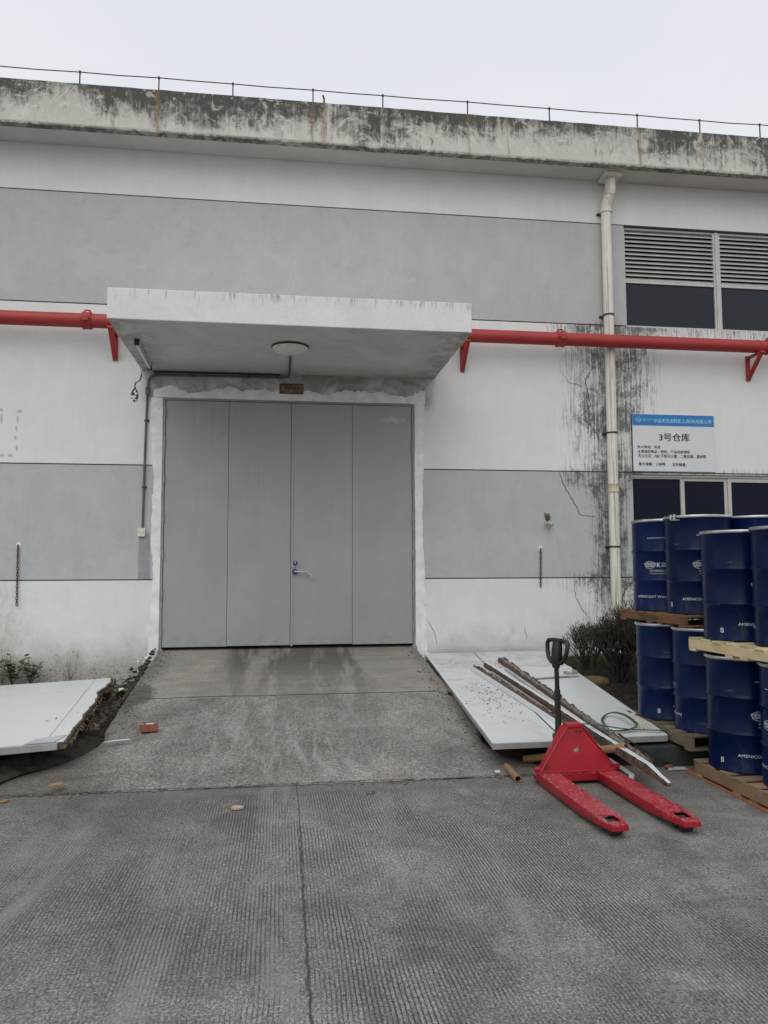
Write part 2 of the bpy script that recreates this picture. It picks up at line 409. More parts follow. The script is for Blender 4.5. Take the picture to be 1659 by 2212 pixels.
# ------------------------------------------------------------------ materials
WHITE = wall_mat('white_render', (.69, .705, .70), False)
GRAY = wall_mat('grey_render', (.440, .452, .456), True)
FASCIA = fascia_mat()
ROAD = concrete_mat('tined_concrete', True); RAMP = concrete_mat('ramp_concrete', False, True)
def canopy_mat():
    k = NM('canopy_paint', .85, spec=.3); P = k.pos(); x, y, z = k.xyz()
    f = k.noise(P, 3, 6, .65, .6); s_ = k.noise(k.scale(P, (14, 14, 2)), 1.4, 6, .7); fine = k.noise(P, 30, 5, .7)
    c = k.vary((.70, .705, .70), f, .06); c = k.vary(c, fine, .05)
    top = k.mul(k.rng(z, 4.3, 4.45), k.rng(s_, .5, .66)); top = k.mul(top, k.rng(y, -2.0, -2.03))
    c = k.mix(k.mul(top, .65), c, (.16, .165, .16))
    g = k.rng(k.noise(P, 5, 8, .72, 1.5), .60, .70); c = k.mix(k.mul(g, .22), c, (.25, .25, .24))
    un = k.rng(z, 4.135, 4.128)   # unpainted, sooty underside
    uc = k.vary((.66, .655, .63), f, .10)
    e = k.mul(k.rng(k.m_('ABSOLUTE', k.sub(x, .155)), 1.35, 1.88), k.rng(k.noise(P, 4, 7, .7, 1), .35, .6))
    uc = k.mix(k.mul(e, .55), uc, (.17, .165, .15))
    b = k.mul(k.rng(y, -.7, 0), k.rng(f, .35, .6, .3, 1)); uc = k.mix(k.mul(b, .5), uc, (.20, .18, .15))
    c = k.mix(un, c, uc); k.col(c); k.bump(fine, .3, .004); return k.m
CANOPY = canopy_mat()
PLASTER = simple('patched_plaster', (.76, .77, .755), .92, var=.12, sc=7, bump=.6, dirt=((.38, .38, .36), .62))
SOFFIT = simple('soffit_paint', (.58, .58, .55), .9, var=.08, sc=2)
DARK = simple('dark_gap', (.012, .012, .012), .95)
JOINT = simple('joint_dirt', (.055, .055, .052), .95)
def door_mat():
    k = NM('door_grey_paint', .42, spec=.4); P = k.pos(); x, y, z = k.xyz()
    s_ = k.noise(k.scale(P, (30, 1, .55)), 1.2, 5, .65); f = k.noise(P, 1.5, 4, .6)
    c = k.vary((.325, .338, .330), f, .07)
    wet = k.mul(k.rng(z, 1.6, 3.7), k.window(x, -1.3, .2, .3)); c = k.mix(k.mul(wet, k.rng(s_, .5, .72, 0, .5)), c, (.42, .435, .43))
    c = k.mix(k.mul(k.rng(s_, .46, .3), .10), c, (.13, .14, .14))
    nk = k.rng(k.noise(P, 9, 3, .6), .77, .80); c = k.mix(k.mul(nk, .5), c, (.10, .105, .105))
    d = k.mul(k.rng(z, .95, .6), k.rng(k.noise(P, 6, 6, .7), .42, .66)); c = k.mix(k.mul(d, .35), c, (.15, .145, .13))
    k.col(c); k.rough(k.rng(f, .3, .7, .38, .55)); k.bump(k.noise(P, 2.2, 2, .5), .12, .02); return k.m
DOOR = door_mat()
FRAME = simple('door_frame_metal', (.25, .26, .255), .5, var=.15)
STEEL = simple('stainless', (.55, .56, .57), .25, 1.0, var=.05)
BLUEFILM = simple('blue_film', (.01, .05, .13), .25)
BAG = simple('plastic_bag', (.50, .51, .51), .35)
REDPIPE = simple('fire_pipe_paint', (.34, .030, .028), .55, var=.12, sc=3, dirt=((.33, .10, .08), .64))
def pvc_mat():
    k = NM('downpipe_pvc', .5, spec=.4); P = k.pos(); x, y, z = k.xyz()
    s_ = k.noise(k.scale(P, (46, 46, .7)), 1, 5, .65, .15); f = k.noise(P, 6, 5, .6)
    c = k.vary((.70, .68, .61), f, .06)
    c = k.mix(k.mul(k.rng(s_, .52, .60), .60), c, (.20, .175, .12))
    c = k.mix(k.mul(k.rng(k.noise(k.scale(P, (60, 60, 1.5)), 1, 4), .64, .72), .7), c, (.10, .09, .065))
    k.col(c); return k.m
PVC = pvc_mat()
ALU = simple('window_aluminium', (.50, .49, .46), .45, .3, var=.08)
def glass_mat(name, c, r, sp):
    k = NM(name, r, spec=sp); k.col(k.vary(c, k.noise(k.pos(), .7, 3), .15)); k.rough(k.rng(k.noise(k.pos(), 1.3, 4), .3, .7, r*.7, r*1.6)); return k.m
GLASS_UP = glass_mat('tinted_glass', (.008, .013, .020), .16, .36); GLASS_LO = glass_mat('dark_glass', (.003, .006, .018), .10, .14)
CONDUIT = simple('grey_conduit', (.10, .105, .098), .6, var=.2)
SWITCH = simple('switch_plastic', (.62, .60, .52), .45)
RUST = simple('rusty_iron', (.10, .055, .030), .85, .2, var=.35, sc=30)
DARKIRON = simple('dark_iron', (.05, .045, .042), .7, .3, var=.3, sc=20)
OPAL = simple('opal_glass', (.80, .80, .77), .35)
SIGNW = simple('sign_white', (.62, .64, .66), .4, var=.03, sc=3)
SIGNB = simple('sign_blue', (.012, .17, .45), .4, var=.08, sc=5, dirt=((.05, .28, .55), .66))
INK = simple('black_print', (.010, .010, .011), .5); INKW = simple('white_print', (.60, .63, .67), .5); INKL = simple('pale_blue_print', (.35, .62, .82), .5)
def sheet_mat():
    k = NM('enamelled_sheet', .35, spec=.45); P = k.pos()
    f = k.noise(P, 2.2, 6, .65, 1.2); sp = k.noise(P, 22, 6, .75, .8)
    c = k.vary((.62, .64, .64), k.noise(P, .8, 3), .05)
    c = k.mix(k.mul(k.rng(f, .50, .66), .35), c, (.36, .37, .365))
    x, y, z = k.xyz(); back = k.mul(k.rng(y, -2.3, -.6), k.rng(k.noise(P, 3.2, 8, .72, 1.0), .44, .68)); back = k.mul(back, k.rng(x, .8, 1.4))
    c = k.mix(k.mul(back, .65), c, (.29, .30, .295))
    c = k.mix(k.mul(k.rng(sp, .67, .74), .5), c, (.15, .14, .12)); k.col(c); k.rough(k.rng(f, .3, .7, .28, .55)); return k.m
SHEET = sheet_mat()
SHEETCLEAN = simple('white_sheet_metal', (.66, .69, .70), .32, var=.04, sc=2.5, dirt=((.50, .51, .50), .66))
TRIM = simple('aluminium_trim', (.40, .41, .405), .4, .4, var=.15, sc=6)
FOAM = simple('torn_core', (.13, .092, .065), .95, var=.5, sc=24, bump=1, dirt=((.035, .022, .016), .5))
WOOL = simple('rock_wool', (.20, .18, .155), .98, var=.45, sc=34, bump=1, dirt=((.04, .028, .022), .5))
RUSTEDGE = simple('rust_edge', (.105, .066, .048), .9, var=.4, sc=26, dirt=((.03, .018, .013), .52))
KERBM = simple('kerb_concrete', (.030, .036, .035), .8, var=.35, sc=6, bump=.5, dirt=((.075, .08, .075), .60))
SOIL = simple('dark_soil', (.05, .040, .030), .98, var=.5, sc=14, bump=1, dirt=((.015, .013, .010), .5))
STONE = simple('stone', (.16, .15, .135), .9, var=.3, sc=20)
ORANGE = None
def orange_mat():
    k = NM('orange_paint', .8, spec=.3); P = k.pos(); f = k.noise(P, 4, 7, .7, 1)
    c = k.vary((.30, .115, .055), f, .2); c = k.mix(k.rng(f, .50, .66, 0, .7), c, (.13, .115, .10))
    c = k.vary(c, k.noise(P, 60, 5, .7), .2); k.col(c); return k.m
ORANGE = orange_mat()
def wood_mat(name, a, b, sc=1):
    k = NM(name, .8, spec=.25); P = k.obj()
    g = k.noise(k.scale(P, (3*sc, 22*sc, 22*sc)), 1, 5, .65, .6); g2 = k.noise(P, 3, 4)
    c = k.mix(g, a, b); c = k.vary(c, g2, .18); r = k.rand(); c = k.vary(c, r, .16); k.col(c); k.bump(g, .4, .004); return k.m
PINE = wood_mat('new_pine', (.42, .34, .20), (.56, .47, .30)); BROWNWOOD = wood_mat('brown_wood', (.13, .065, .030), (.24, .13, .065))
OLDWOOD = wood_mat('old_wood', (.105, .085, .062), (.20, .165, .12)); DIRTYPINE = wood_mat('dirty_pine', (.20, .135, .085), (.33, .235, .15))
def drum_mat():
    k = NM('navy_drum_paint', .3, spec=.17); P = k.obj(); f = k.noise(P, 2.5, 4, .6)
    c = k.vary((.0012, .0085, .052), f, .15); c = k.vary(c, k.rand(), .18); x, y, z = k.xyz(P)
    du = k.rng(k.add(k.noise(k.scale(P, (6, 6, 2)), 2, 7, .7, .5), k.rng(z, .25, .0, 0, .10)), .60, .72); c = k.mix(k.mul(du, .16), c, (.12, .125, .14))
    scf = k.rng(k.noise(k.scale(P, (5, 5, 40)), 2, 5, .6, 1.0), .70, .735); c = k.mix(k.mul(scf, .5), c, (.10, .12, .18)); k.col(c); k.rough(k.rng(f, .3, .7, .24, .38)); return k.m
DRUM = drum_mat(); GALV = simple('galvanised_ring', (.50, .51, .52), .3, .9, var=.15, sc=14)
def red_mat():
    k = NM('pallet_truck_red', .38, spec=.5); P = k.obj(); x, y, z = k.xyz(P)
    f = k.noise(P, 4, 6, .65); c = k.vary((.36, .007, .020), f, .22)
    sc1 = k.noise(k.scale(P, (22, 9, 14)), 1.5, 7, .75, 3.0); up = k.window(z, .079, .092, .004)
    c = k.mix(k.mul(k.rng(sc1, .51, .56), k.mul(up, .55)), c, (.58, .34, .35))
    c = k.mix(k.mul(k.rng(k.noise(k.scale(P, (9, 30, 9)), 1.7, 7, .75, 2), .60, .66), k.mul(up, .7)), c, (.55, .42, .42))
    eg = k.rng(k.noise(P, 16, 6, .7, 1), .56, .66); c = k.mix(k.mul(eg, .35), c, (.13, .02, .02))
    c = k.mix(k.mul(k.rng(k.noise(P, 30, 7, .75, 1), .64, .70), .55), c, (.05, .02, .018))
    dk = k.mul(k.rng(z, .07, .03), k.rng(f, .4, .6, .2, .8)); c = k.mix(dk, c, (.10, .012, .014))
    k.col(c); k.bump(k.noise(P, 30, 4), .15, .003); return k.m
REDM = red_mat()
BLACKPL = simple('black_plastic', (.012, .013, .013), .4, var=.2); RUBBER = simple('rubber', (.02, .02, .02), .7)
CARD = simple('cardboard_tube', (.26, .155, .085), .75, var=.12, sc=8); CARDIN = simple('cardboard_inside', (.10, .06, .035), .9)
STRAP = simple('green_strap', (.012, .075, .028), .4, var=.2); COTTON = simple('cotton_glove', (.52, .50, .42), .95, var=.12, sc=30)
BRICK = simple('red_brick', (.22, .075, .04), .9, var=.3, sc=22, bump=.6)
TWIG = simple('twig_bark', (.040, .030, .023), .9, var=.3, sc=20)
LEAF = simple('leaf_green', (.07, .135, .04), .6, var=.35, sc=12); LEAFD = simple('leaf_dark', (.035, .07, .022), .6, var=.35, sc=12)
GRASSM = simple('grass', (.055, .10, .026), .7, var=.5, sc=5); DRY = simple('dry_stalk', (.20, .18, .11), .9, var=.3)
LOGM = wood_mat('log_wood', (.17, .115, .055), (.27, .19, .10))

# ------------------------------------------------------------------ ground
def prof(Y):
    if Y > -2.05: return .31+(Y+2.05)/2.05*.25
    t = max(0, (Y+4.24)/2.19); return .31*t
def hn(x, y, s=1.0, seed=0): return mnoise.noise(Vector((x*s+seed, y*s, seed*.37)))
def grid(name, fn, nu, nv, mat, smooth=True):
    m = MB(); vs_ = [fn(i/nu, j/nv) for j in range(nv+1) for i in range(nu+1)]
    m.add(vs_, [(j*(nu+1)+i, j*(nu+1)+i+1, (j+1)*(nu+1)+i+1, (j+1)*(nu+1)+i) for j in range(nv) for i in range(nu)])
    o = m.build(name, mat, smooth=smooth); return o
road = MB(); road.add([(-400, -400, 0), (400, -400, 0), (400, 400, 0), (-400, 400, 0)], [(0, 1, 2, 3)])
tag(road.build('road', ROAD), kind='structure')
def sm(t): t = max(0, min(1, t)); return t*t*(3-2*t)
def ramp_pt(u, v):
    Y = .25-4.5*v
    fl = sm((-Y-3.0)/1.1); xl = -1.47-.9*fl+.012*hn(0, Y, 6, 3); xr = 1.77+.45*sm((-Y-3.3)/.9)+.012*hn(0, Y, 6, 5)
    x = xl+(xr-xl)*u
    g = 1-sm((-1.42-x)/max(.02, (-1.42-xl)))*(fl > 0.001); g *= 1-sm((x-1.72)/max(.02, xr-1.72))*(Y < -3.3)
    return (x, Y, max(.004, prof(Y)*g+.006*hn(x, Y, 1.3)))
rg = MB(); NU, NV = 60, 90
pts = [ramp_pt(i/NU, j/NV) for j in range(NV+1) for i in range(NU+1)]
fs = [(j*(NU+1)+i, j*(NU+1)+i+1, (j+1)*(NU+1)+i+1, (j+1)*(NU+1)+i) for j in range(NV) for i in range(NU)]
rg.add(pts, fs)
for side in (0, NU):   # cast sides down to the ground
    a = [pts[j*(NU+1)+side] for j in range(NV+1)]; b = [(p[0], p[1], -.02) for p in a]; n = len(a)
    rg.add(a+b, [(j, j+1, n+j+1, n+j) for j in range(n-1)])
tag(rg.build('ramp', RAMP, smooth=True), kind='structure')
def ribbon(name, pts, wd, zf, mat, jag=.4, seed=0, parent=None):
    rr = random.Random(seed); L = []; Rr = []
    dense = []
    for a, b in zip(pts[:-1], pts[1:]):
        a = Vector(a); b = Vector(b); n = max(2, int((b-a).length/.03))
        for i in range(n): dense.append(a.lerp(b, i/n))
    dense.append(Vector(pts[-1]))
    for i, p in enumerate(dense):
        t = (dense[min(i+1, len(dense)-1)]-dense[max(i-1, 0)]); nrm = Vector((-t.y, t.x)).normalized() if t.length > 0 else Vector((0, 1))
        off = rr.uniform(-1, 1)*jag*wd; h = wd*.5*(1+rr.uniform(-jag, jag))
        for S, sg in ((L, 1), (Rr, -1)):
            S.append((p[0]+nrm[0]*(off+sg*h), p[1]+nrm[1]*(off+sg*h)))
    m = MB(); n = len(L); m.add([(q[0], q[1], zf(*q)) for q in L+Rr], [(i, i+1, n+i+1, n+i) for i in range(n-1)])
    return m.build(name, mat, parent)
def rz_(x, y): return prof(y)+.006*hn(x, y, 1.3)+.004
wig = lambda a, b, Y, amp, s: [Vector((a+(b-a)*i/24, Y+amp*hn(a+(b-a)*i/24, Y, s, 11))) for i in range(25)]
tag(ribbon('ramp_joint', wig(-1.3, 1.66, -2.07, .02, 2), .013, rz_, JOINT, .35, 3), kind='structure')
tag(ribbon('ramp_joint', wig(-2.5, 2.6, -4.235, .035, 1.6), .011, lambda x, y: .010, JOINT, .8, 4), kind='structure')
tag(ribbon('road_joint', [(.139, -5.15), (.128, -6.3), (.12, -7.4), (.11, -9.8), (.1, -14)], .008, lambda x, y: .004, JOINT, .55, 5), kind='structure')
tag(ribbon('road_joint', [(.138, -4.26), (.143, -4.7), (.139, -5.15)], .0045, lambda x, y: .004, JOINT, .5, 6), kind='structure')
m = MB(); m.add([(3.12, -4.2, .004), (9, -4.2, .004), (9, -11, .004), (3.02, -11, .004)], [(0, 1, 2, 3)])
tag(m.build('orange_paving', ORANGE), kind='structure')
def soil_l(u, v):
    Y = .03-4.1*v; xin = -1.44-.55*sm((-Y-3.0)/1.05); x = -9+(xin+9)*u**.35
    h = .14+.03*hn(x, Y, 3)+.025*hn(x, Y, 9, 4)
    if Y > -1.2: h += .14*sm((x+2.0)/.55)*sm((Y+1.3)/1.0)
    h *= sm((-4.14-Y)/-.12+.2); return (x, Y, max(.006, h*(1 if x < xin-.25 or Y > -2.2 else .25+.75*(xin-x)/.25)))
tag(grid('planting_bed', soil_l, 120, 90, SOIL), kind='structure')
def soil_h(x, Y): return (.14+.27*sm((Y+3.4)/3.0))*(1-.22*sm((3.75-x)/.35))+.022*hn(x, Y, 3, 2)+.02*hn(x, Y, 10, 7)
def soil_r(u, v):
    Y = .03-4.1*v; xin = 1.76+.25*sm((-Y-3.3)/.9); x = xin+(10-xin)*u**1.7
    h = soil_h(x, Y)
    if x < 2.95: h *= 1-(1-sm((Y+3.95)/.55))*sm((2.95-x)/.2)
    h *= .35+.65*min(1, (x-xin)/.15) if Y < -1 else 1
    return (x, Y, h)
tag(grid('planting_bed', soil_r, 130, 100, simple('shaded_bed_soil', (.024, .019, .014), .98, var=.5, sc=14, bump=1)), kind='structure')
for (a, b) in ((-9, -2.08), (2.82, 10)):
    m = MB(); L = 1.0; x = a
    while x < b-.05:
        e = min(b, x+L); m.box(x+.003, e-.003, -4.14, -4.02, -.02, .158+rnd.uniform(-.002, .002)); x = e
    tag(m.build('kerb', KERBM, bevel=.012, seg=2), kind='structure')

# ------------------------------------------------------------------ warehouse
WH = thing('warehouse', 'long white and grey rendered warehouse with a stained flat roof edge', 'building', (0, 0, 0))
XL, XR = -9.0, 12.0
DX0, DX1, DZ = -1.478, 1.782, 3.778
WX0, WX1 = 4.81, 8.9
def band(name, rects, mat):
    m = MB()
    for r in rects: m.box(r[0], r[1], 0, .22, r[2], r[3])
    return m.build(name, mat, WH)
band('wall_band', [(XL, DX0, -.3, 1.445), (DX1, XR, -.3, 1.445)], WHITE)
band('wall_band', [(XL, DX0, 1.460, 2.895), (DX1, 4.84, 1.460, 2.895), (4.84, WX1, 1.46, 1.50), (4.84, WX1, 2.876, 2.895), (WX1, XR, 1.46, 2.895)], GRAY)
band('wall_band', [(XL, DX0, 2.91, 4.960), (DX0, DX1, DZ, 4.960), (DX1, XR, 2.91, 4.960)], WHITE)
band('wall_band', [(XL, WX0, 4.976, 6.422), (WX1, XR, 4.976, 6.422)], GRAY)
band('wall_band', [(XL, XR, 6.437, 7.05)], WHITE)
m = MB()
for (z0, z1, segs) in ((1.43, 1.475, [(XL, DX0-.1), (DX1+.1, XR)]), (2.88, 2.925, [(XL, DX0-.1), (DX1+.1, XR)]), (4.945, 4.99, [(XL, WX0-.02)]), (6.42, 6.45, [(XL, XR)])):
    for a, b in segs: m.box(a+.01, b-.01, .011, .15, z0+.0005, z1)
m.build('wall_groove', JOINT, WH)
m = MB(); m.box(XL, XR, 12.0, 12.2, -.3, 7.05); m.box(XL, XL+.2, .22, 12, -.3, 7.05); m.box(XR-.2, XR, .22, 12, -.3, 7.05); m.build('wall', WHITE, WH)
m = MB(); m.box(XL-.3, XR+.3, 0.22, 12.3, 7.052, 7.2); m.build('roof', SOFFIT, WH)
m = MB(); m.box(XL-.3, XR+.3, -.345, .219, 7.052, 7.2); m.build('soffit', SOFFIT, WH)
m = MB(); n = 160
A = [(XL-.3+(XR-XL+.6)*i/n, 7.05+.004*hn(i*.7, 0, 1)) for i in range(n+1)]; B = [(a[0], 7.612+.008*hn(a[0], 3, 5)) for a in A]
m.band(A, B, lambda p, s: (p[0], (-.445, -.345)[s], p[1])); m.build('fascia', FASCIA, WH)
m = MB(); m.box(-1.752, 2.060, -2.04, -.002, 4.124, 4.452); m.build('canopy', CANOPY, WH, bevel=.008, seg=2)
# rough plaster round the door
def jag(t, seed, a): return a*(mnoise.noise(Vector((t*2.7+.3, seed*1.37+.41, .3)))+.55*mnoise.noise(Vector((t*9.1+.2, seed*1.37+.7, 2.6)))+.4*mnoise.noise(Vector((t*31.7, seed*1.37+.2, 5.3))))
n = 110
f3 = lambda p, s: (p[0], (-.009, -.0005)[s], p[1])
def patch(A, B):
    m = MB(); m.band(A, B, f3); return m.build('plaster_patch', PLASTER, WH)
zz = [.40+(3.775-.40)*i/n for i in range(n+1)]
patch([(-1.605+.03*sin(z*1.1)+jag(z, 1, .028)-(.03 if z < .9 else 0), z) for z in zz], [(-1.480+jag(z, 7, .006), z) for z in zz])
patch([(1.785+jag(z, 9, .006), z) for z in zz], [(1.905+jag(z, 2, .022)+.02*sin(z*2), z) for z in zz])
xx = [-1.60+(1.93+1.60)*i/n for i in range(n+1)]
patch([(x, 3.777+max(-.0, jag(x, 3, .012))) for x in xx], [(x, 3.90+jag(x, 4, .07)+(.03 if x > 1 else 0)) for x in xx])
def poly_part(name, pts, mat, y0=-.002, y1=-.0005, parent=WH, label=None):
    m = MB(); m.prism(pts, lambda a, b: (a, y0, b), lambda a, b: (a, y1, b)); o = m.build(name, mat, parent)
    if label: o['label'] = label
    return o
poly_part('paint_patch', [(-1.745, 1.462), (-1.60, 1.462), (-1.61, 2.05), (-1.745, 2.0)], simple('dark_grey_paint', (.29, .30, .305), .9))
# cracks in the render
def crack(pix, wd, seed, mat=JOINT):
    rr = random.Random(seed); P = [onY(a, b) for a, b in pix]; Dn = []
    for a, b in zip(P[:-1], P[1:]):
        k = max(2, int((b-a).length/.035))
        for i in range(k): Dn.append(a.lerp(b, i/k)+Vector((rr.uniform(-1, 1), 0, rr.uniform(-1, 1)))*.009)
    Dn.append(P[-1]); A = []; B = []
    for i, p in enumerate(Dn):
        t = Dn[min(i+1, len(Dn)-1)]-Dn[max(i-1, 0)]; nn = Vector((-t.z, 0, t.x)).normalized()
        h = wd*.5*(1-.7*abs(2*i/len(Dn)-1)**2)*rr.uniform(.5, 1.3)
        A.append((p.x+nn.x*h, p.z+nn.z*h)); B.append((p.x-nn.x*h, p.z-nn.z*h))
    m = MB(); m.band(A, B, lambda p, s: (p[0], (-.0035, -.0005)[s], p[1])); m.build('crack', mat, WH)
def z3(x, y): return ((1300+x*.4747)*.6858, (1000+y*.4747)*.6858)     # sightings noted on an enlargement
for i, (pl, wd) in enumerate([
    ([z3(1208, 290), z3(1160, 390), z3(1140, 410), z3(1180, 580), z3(1110, 670)], .011),
    ([z3(1110, 670), z3(1180, 710), z3(1230, 790), z3(1235, 900)], .007),
    ([z3(990, 360), z3(1030, 430), z3(1120, 455)], .006),
    ([z3(975, 1030), z3(1010, 1130), z3(1070, 1230), z3(1110, 1310), z3(1210, 1320)], .009),
    ([z3(1070, 1690), z3(1078, 1850), z3(1120, 1930), z3(1180, 2010)], .008),
    ([z3(1190, 2010), z3(1090, 2090), z3(1065, 2170)], .009),
    ([z3(1470, 1745), z3(1410, 1810), z3(1385, 1870)], .014),
    ([z3(100, 2010), z3(150, 2090), z3(160, 2170)], .005), ([z3(745, 2050), z3(755, 2130)], .005),
    ([z3(1200, 1620), z3(1290, 1790), z3(1310, 1810)], .006),
    ([(307, 800), (303, 818), (292, 832)], .014)]):
    crack(pl, wd, i)
# hole knocked in the plaster left of the canopy
hc = onY(291, 852); m = MB()
ring = [(hc.x+(.045+.012*hn(i, 1, 2))*cos(i*pi/9), hc.z-.01+(.085+.02*hn(i, 5, 2))*sin(i*pi/9)) for i in range(18)]
ring.insert(5, (hc.x+.0, hc.z+.19))
poly_part('broken_plaster', ring, RUSTEDGE, -.005, -.0005)
m = MB()
for i in range(26):
    a = rnd.uniform(0, 6.28); r = rnd.uniform(.2, 1)
    m.ico((hc.x+.04*r*cos(a), -.008, hc.z-.01+.08*r*sin(a)), rnd.uniform(.006, .014), 1, (1, .7, 1.2), .3, i)
m.build('plaster_crumbs', PLASTER, WH)['kind'] = 'stuff'
poly_part('hole_shade', [(hc.x-.018, hc.z-.06), (hc.x+.02, hc.z-.055), (hc.x+.025, hc.z+.03), (hc.x+.004, hc.z+.11), (hc.x-.02, hc.z+.03)], DARK, -.0065, -.0052)  # flat dark patch, the shade inside the hole put into its colour
# dried glue marks
GLUE = simple('old_glue', (.48, .485, .47), .7)
for (px_, py_, rx, rz2) in ((42, 888, .05, .03), (38, 905, .022, .06), (35, 925, .02, .05), (33, 945, .025, .04), (36, 968, .022, .06), (22, 983, .05, .03), (5, 983, .05, .03), (3, 905, .02, .1), (2, 885, .04, .03)):
    c = onY(px_, py_); q = [(c.x+rx*.62*cos(i*pi/8), c.z+rz2*.62*sin(i*pi/8)) for i in range(16)]
    m = MB(); m.prism(q, lambda a, b: (a, -.003, b), lambda a, b: (a, -.0005, b)); m.build('glue_mark', GLUE, WH)

# door: four leaves in a steel frame
m = MB(); m.box(DX0+.002, DX0+.030, -.006, .12, .50, DZ-.002); m.box(DX1-.030, DX1-.002, -.006, .12, .50, DZ-.002); m.box(DX0+.030, DX1-.030, -.006, .12, DZ-.028, DZ-.002)
door = m.build('door', FRAME, WH, bevel=.003)
m = MB(); m.box(DX0, DX1, .13, .20, .35, DZ); m.build('shadow_gap_board', DARK, door)
xs = [DX0+.034, -.648, .152, .952, DX1-.034]
for i in range(4):
    m = MB(); m.box(xs[i]+.0022, xs[i+1]-.0022, .004+.002*(i % 2), .05, .607+.004*(i % 3), DZ-.033); m.build('door_panel', DOOR, door, bevel=.003, seg=2)
m = MB(); m.box(.156, .186, -.004, .0035, .60, DZ-.04); m.build('cover_strip', DOOR, door, bevel=.002)
for sx in (DX0+.030, DX1-.030):
    for z in (.80, 1.27, 1.76, 2.24, 2.73, 3.2, 3.58):
        m = MB(); m.tube([(sx, -.012, z-.06), (sx, -.012, z+.06)], .009, 8); m.build('hinge', FRAME, door, smooth=True)
SC_ = simple('pale_scuff', (.42, .43, .42), .6, var=.2)
sc0 = [onY(a, b) for a, b in ((818, 908), (838, 902), (846, 896), (852, 904), (876, 905), (874, 912), (862, 911), (858, 916), (846, 911), (834, 913))]
m = MB(); m.prism([(p.x, p.z) for p in sc0], lambda a, b: (a, .0005, b), lambda a, b: (a, .0035, b)); m.build('scuff', SC_, door)
sc0 = [onY(a, b) for a, b in ((480, 936), (488, 936), (488, 943), (486, 939), (481, 939))]
m = MB(); m.prism([(p.x, p.z) for p in sc0], lambda a, b: (a, .0005, b), lambda a, b: (a, .0035, b)); m.build('scuff', FRAME, door)
for bx in (DX0+.02, DX1-.02):
    m = MB(); m.box(bx-.03, bx+.03, -.03, .02, .535, .585); m.build('floor_bracket', FRAME, door, bevel=.003)
hz = onY(637, 1235); m = MB(); m.lathe([(.0, -.02), (.034, -.018), (.036, .0), (.0, .004)][::-1], 20, (hz.x, -.004, hz.z), 'y'); m.build('handle_rose', BLUEFILM, door, smooth=True)
m = MB(); m.tube([(hz.x, -.02, hz.z), (hz.x, -.055, hz.z), (hz.x+.02, -.062, hz.z), (hz.x+.13, -.062, hz.z)], .009, 10); m.build('handle', STEEL, door, smooth=True)
m = MB(); m.lathe([(.0, -.022), (.026, -.018), (.028, .0), (.0, .004)][::-1], 20, (hz.x+.004, -.004, hz.z+.115), 'y'); m.build('lock_cover', BLUEFILM, door, smooth=True)
m = MB(); m.box(hz.x-.002, hz.x+.010, -.034, -.024, hz.z+.105, hz.z+.135); m.build('key', STEEL, door)
m = MB(); m.tube([(hz.x+.006, -.03, hz.z+.1), (hz.x+.01, -.035, hz.z+.06), (hz.x+.004, -.03, hz.z+.03)], .003, 6); m.build('key_cord', BLACKPL, door)
bag = thing('plastic_bag', 'crumpled clear plastic wrapper hanging from the lever handle of the grey door', 'wrapper', (hz.x+.12, -.065, hz.z))
m = MB(); m.tube([(0, 0, .004), (.03, -.004, -.004), (.055, .002, -.02), (.08, -.003, -.045), (.10, .0, -.07)], .02, 9, rad=[.014, .022, .017, .024, .026], flat=.5); m.build('film', BAG, bag)

# windows
def pane_box(name, par, x0, x1, z0, z1, y, mat):
    m = MB(); m.box(x0, x1, y, y+.006, z0, z1); return m.build(name, mat, par)
def frame_box(par, x0, x1, z0, z1, t=.035, y0=.04, y1=.10, name='window_frame'):
    m = MB(); m.box(x0, x0+t, y0, y1, z0, z1); m.box(x1-t, x1, y0, y1, z0, z1); m.box(x0+t, x1-t, y0, y1, z1-t, z1); m.box(x0+t, x1-t, y0, y1, z0, z0+t)
    return m.build(name, ALU, par, bevel=.003)
uw = frame_box(WH, WX0+.002, 6.215, 4.964, 6.418, .03); uw2 = frame_box(WH, 6.262, 7.68, 4.964, 6.418, .03); uw3 = frame_box(WH, 7.72, WX1, 4.964, 6.418, .03)
for a_, b_ in ((6.215, 6.262), (7.68, 7.72)):
    m = MB(); m.box(a_, b_, .03, .11, 4.962, 6.42); m.build('mullion', ALU, WH)
zl = onY(1450, 610).z
for fr, x0, x1 in ((uw, WX0+.032, 6.185), (uw2, 6.292, 7.65), (uw3, 7.75, WX1-.03)):
    pane_box('pane', fr, x0, x1, 4.995, zl-.02, .07, GLASS_UP)
    m = MB(); m.box(x0, x1, .045, .10, zl-.02, zl+.022); m.build('transom', ALU, fr, bevel=.003)
    me = None; N = 12; h = (6.388-zl-.02)/N
    for i in range(N):
        m = MB(); zz0 = zl+.024+i*h
        m.prism([(.045, 0), (.052, 0), (.105, h*.92), (.096, h*.95), (.047, .012)], lambda a, b: (x0, a, zz0+b), lambda a, b: (x1, a, zz0+b))
        if me is None: o = m.build('slat', ALU, fr); me = o.data; zb0 = zz0
        else:
            o = bpy.data.objects.new('slat', me); link(o, fr); o.location = (0, 0, zz0-zb0)
    m = MB(); m.box(x0, x1, .12, .13, zl, 6.39); m.build('backing', DARK, fr)
LZ0, LZ1 = 1.503, 2.874
lx = [onY(p, 1060, .06).x for p in (1462, 1474, 1562, 1571, 1584)]
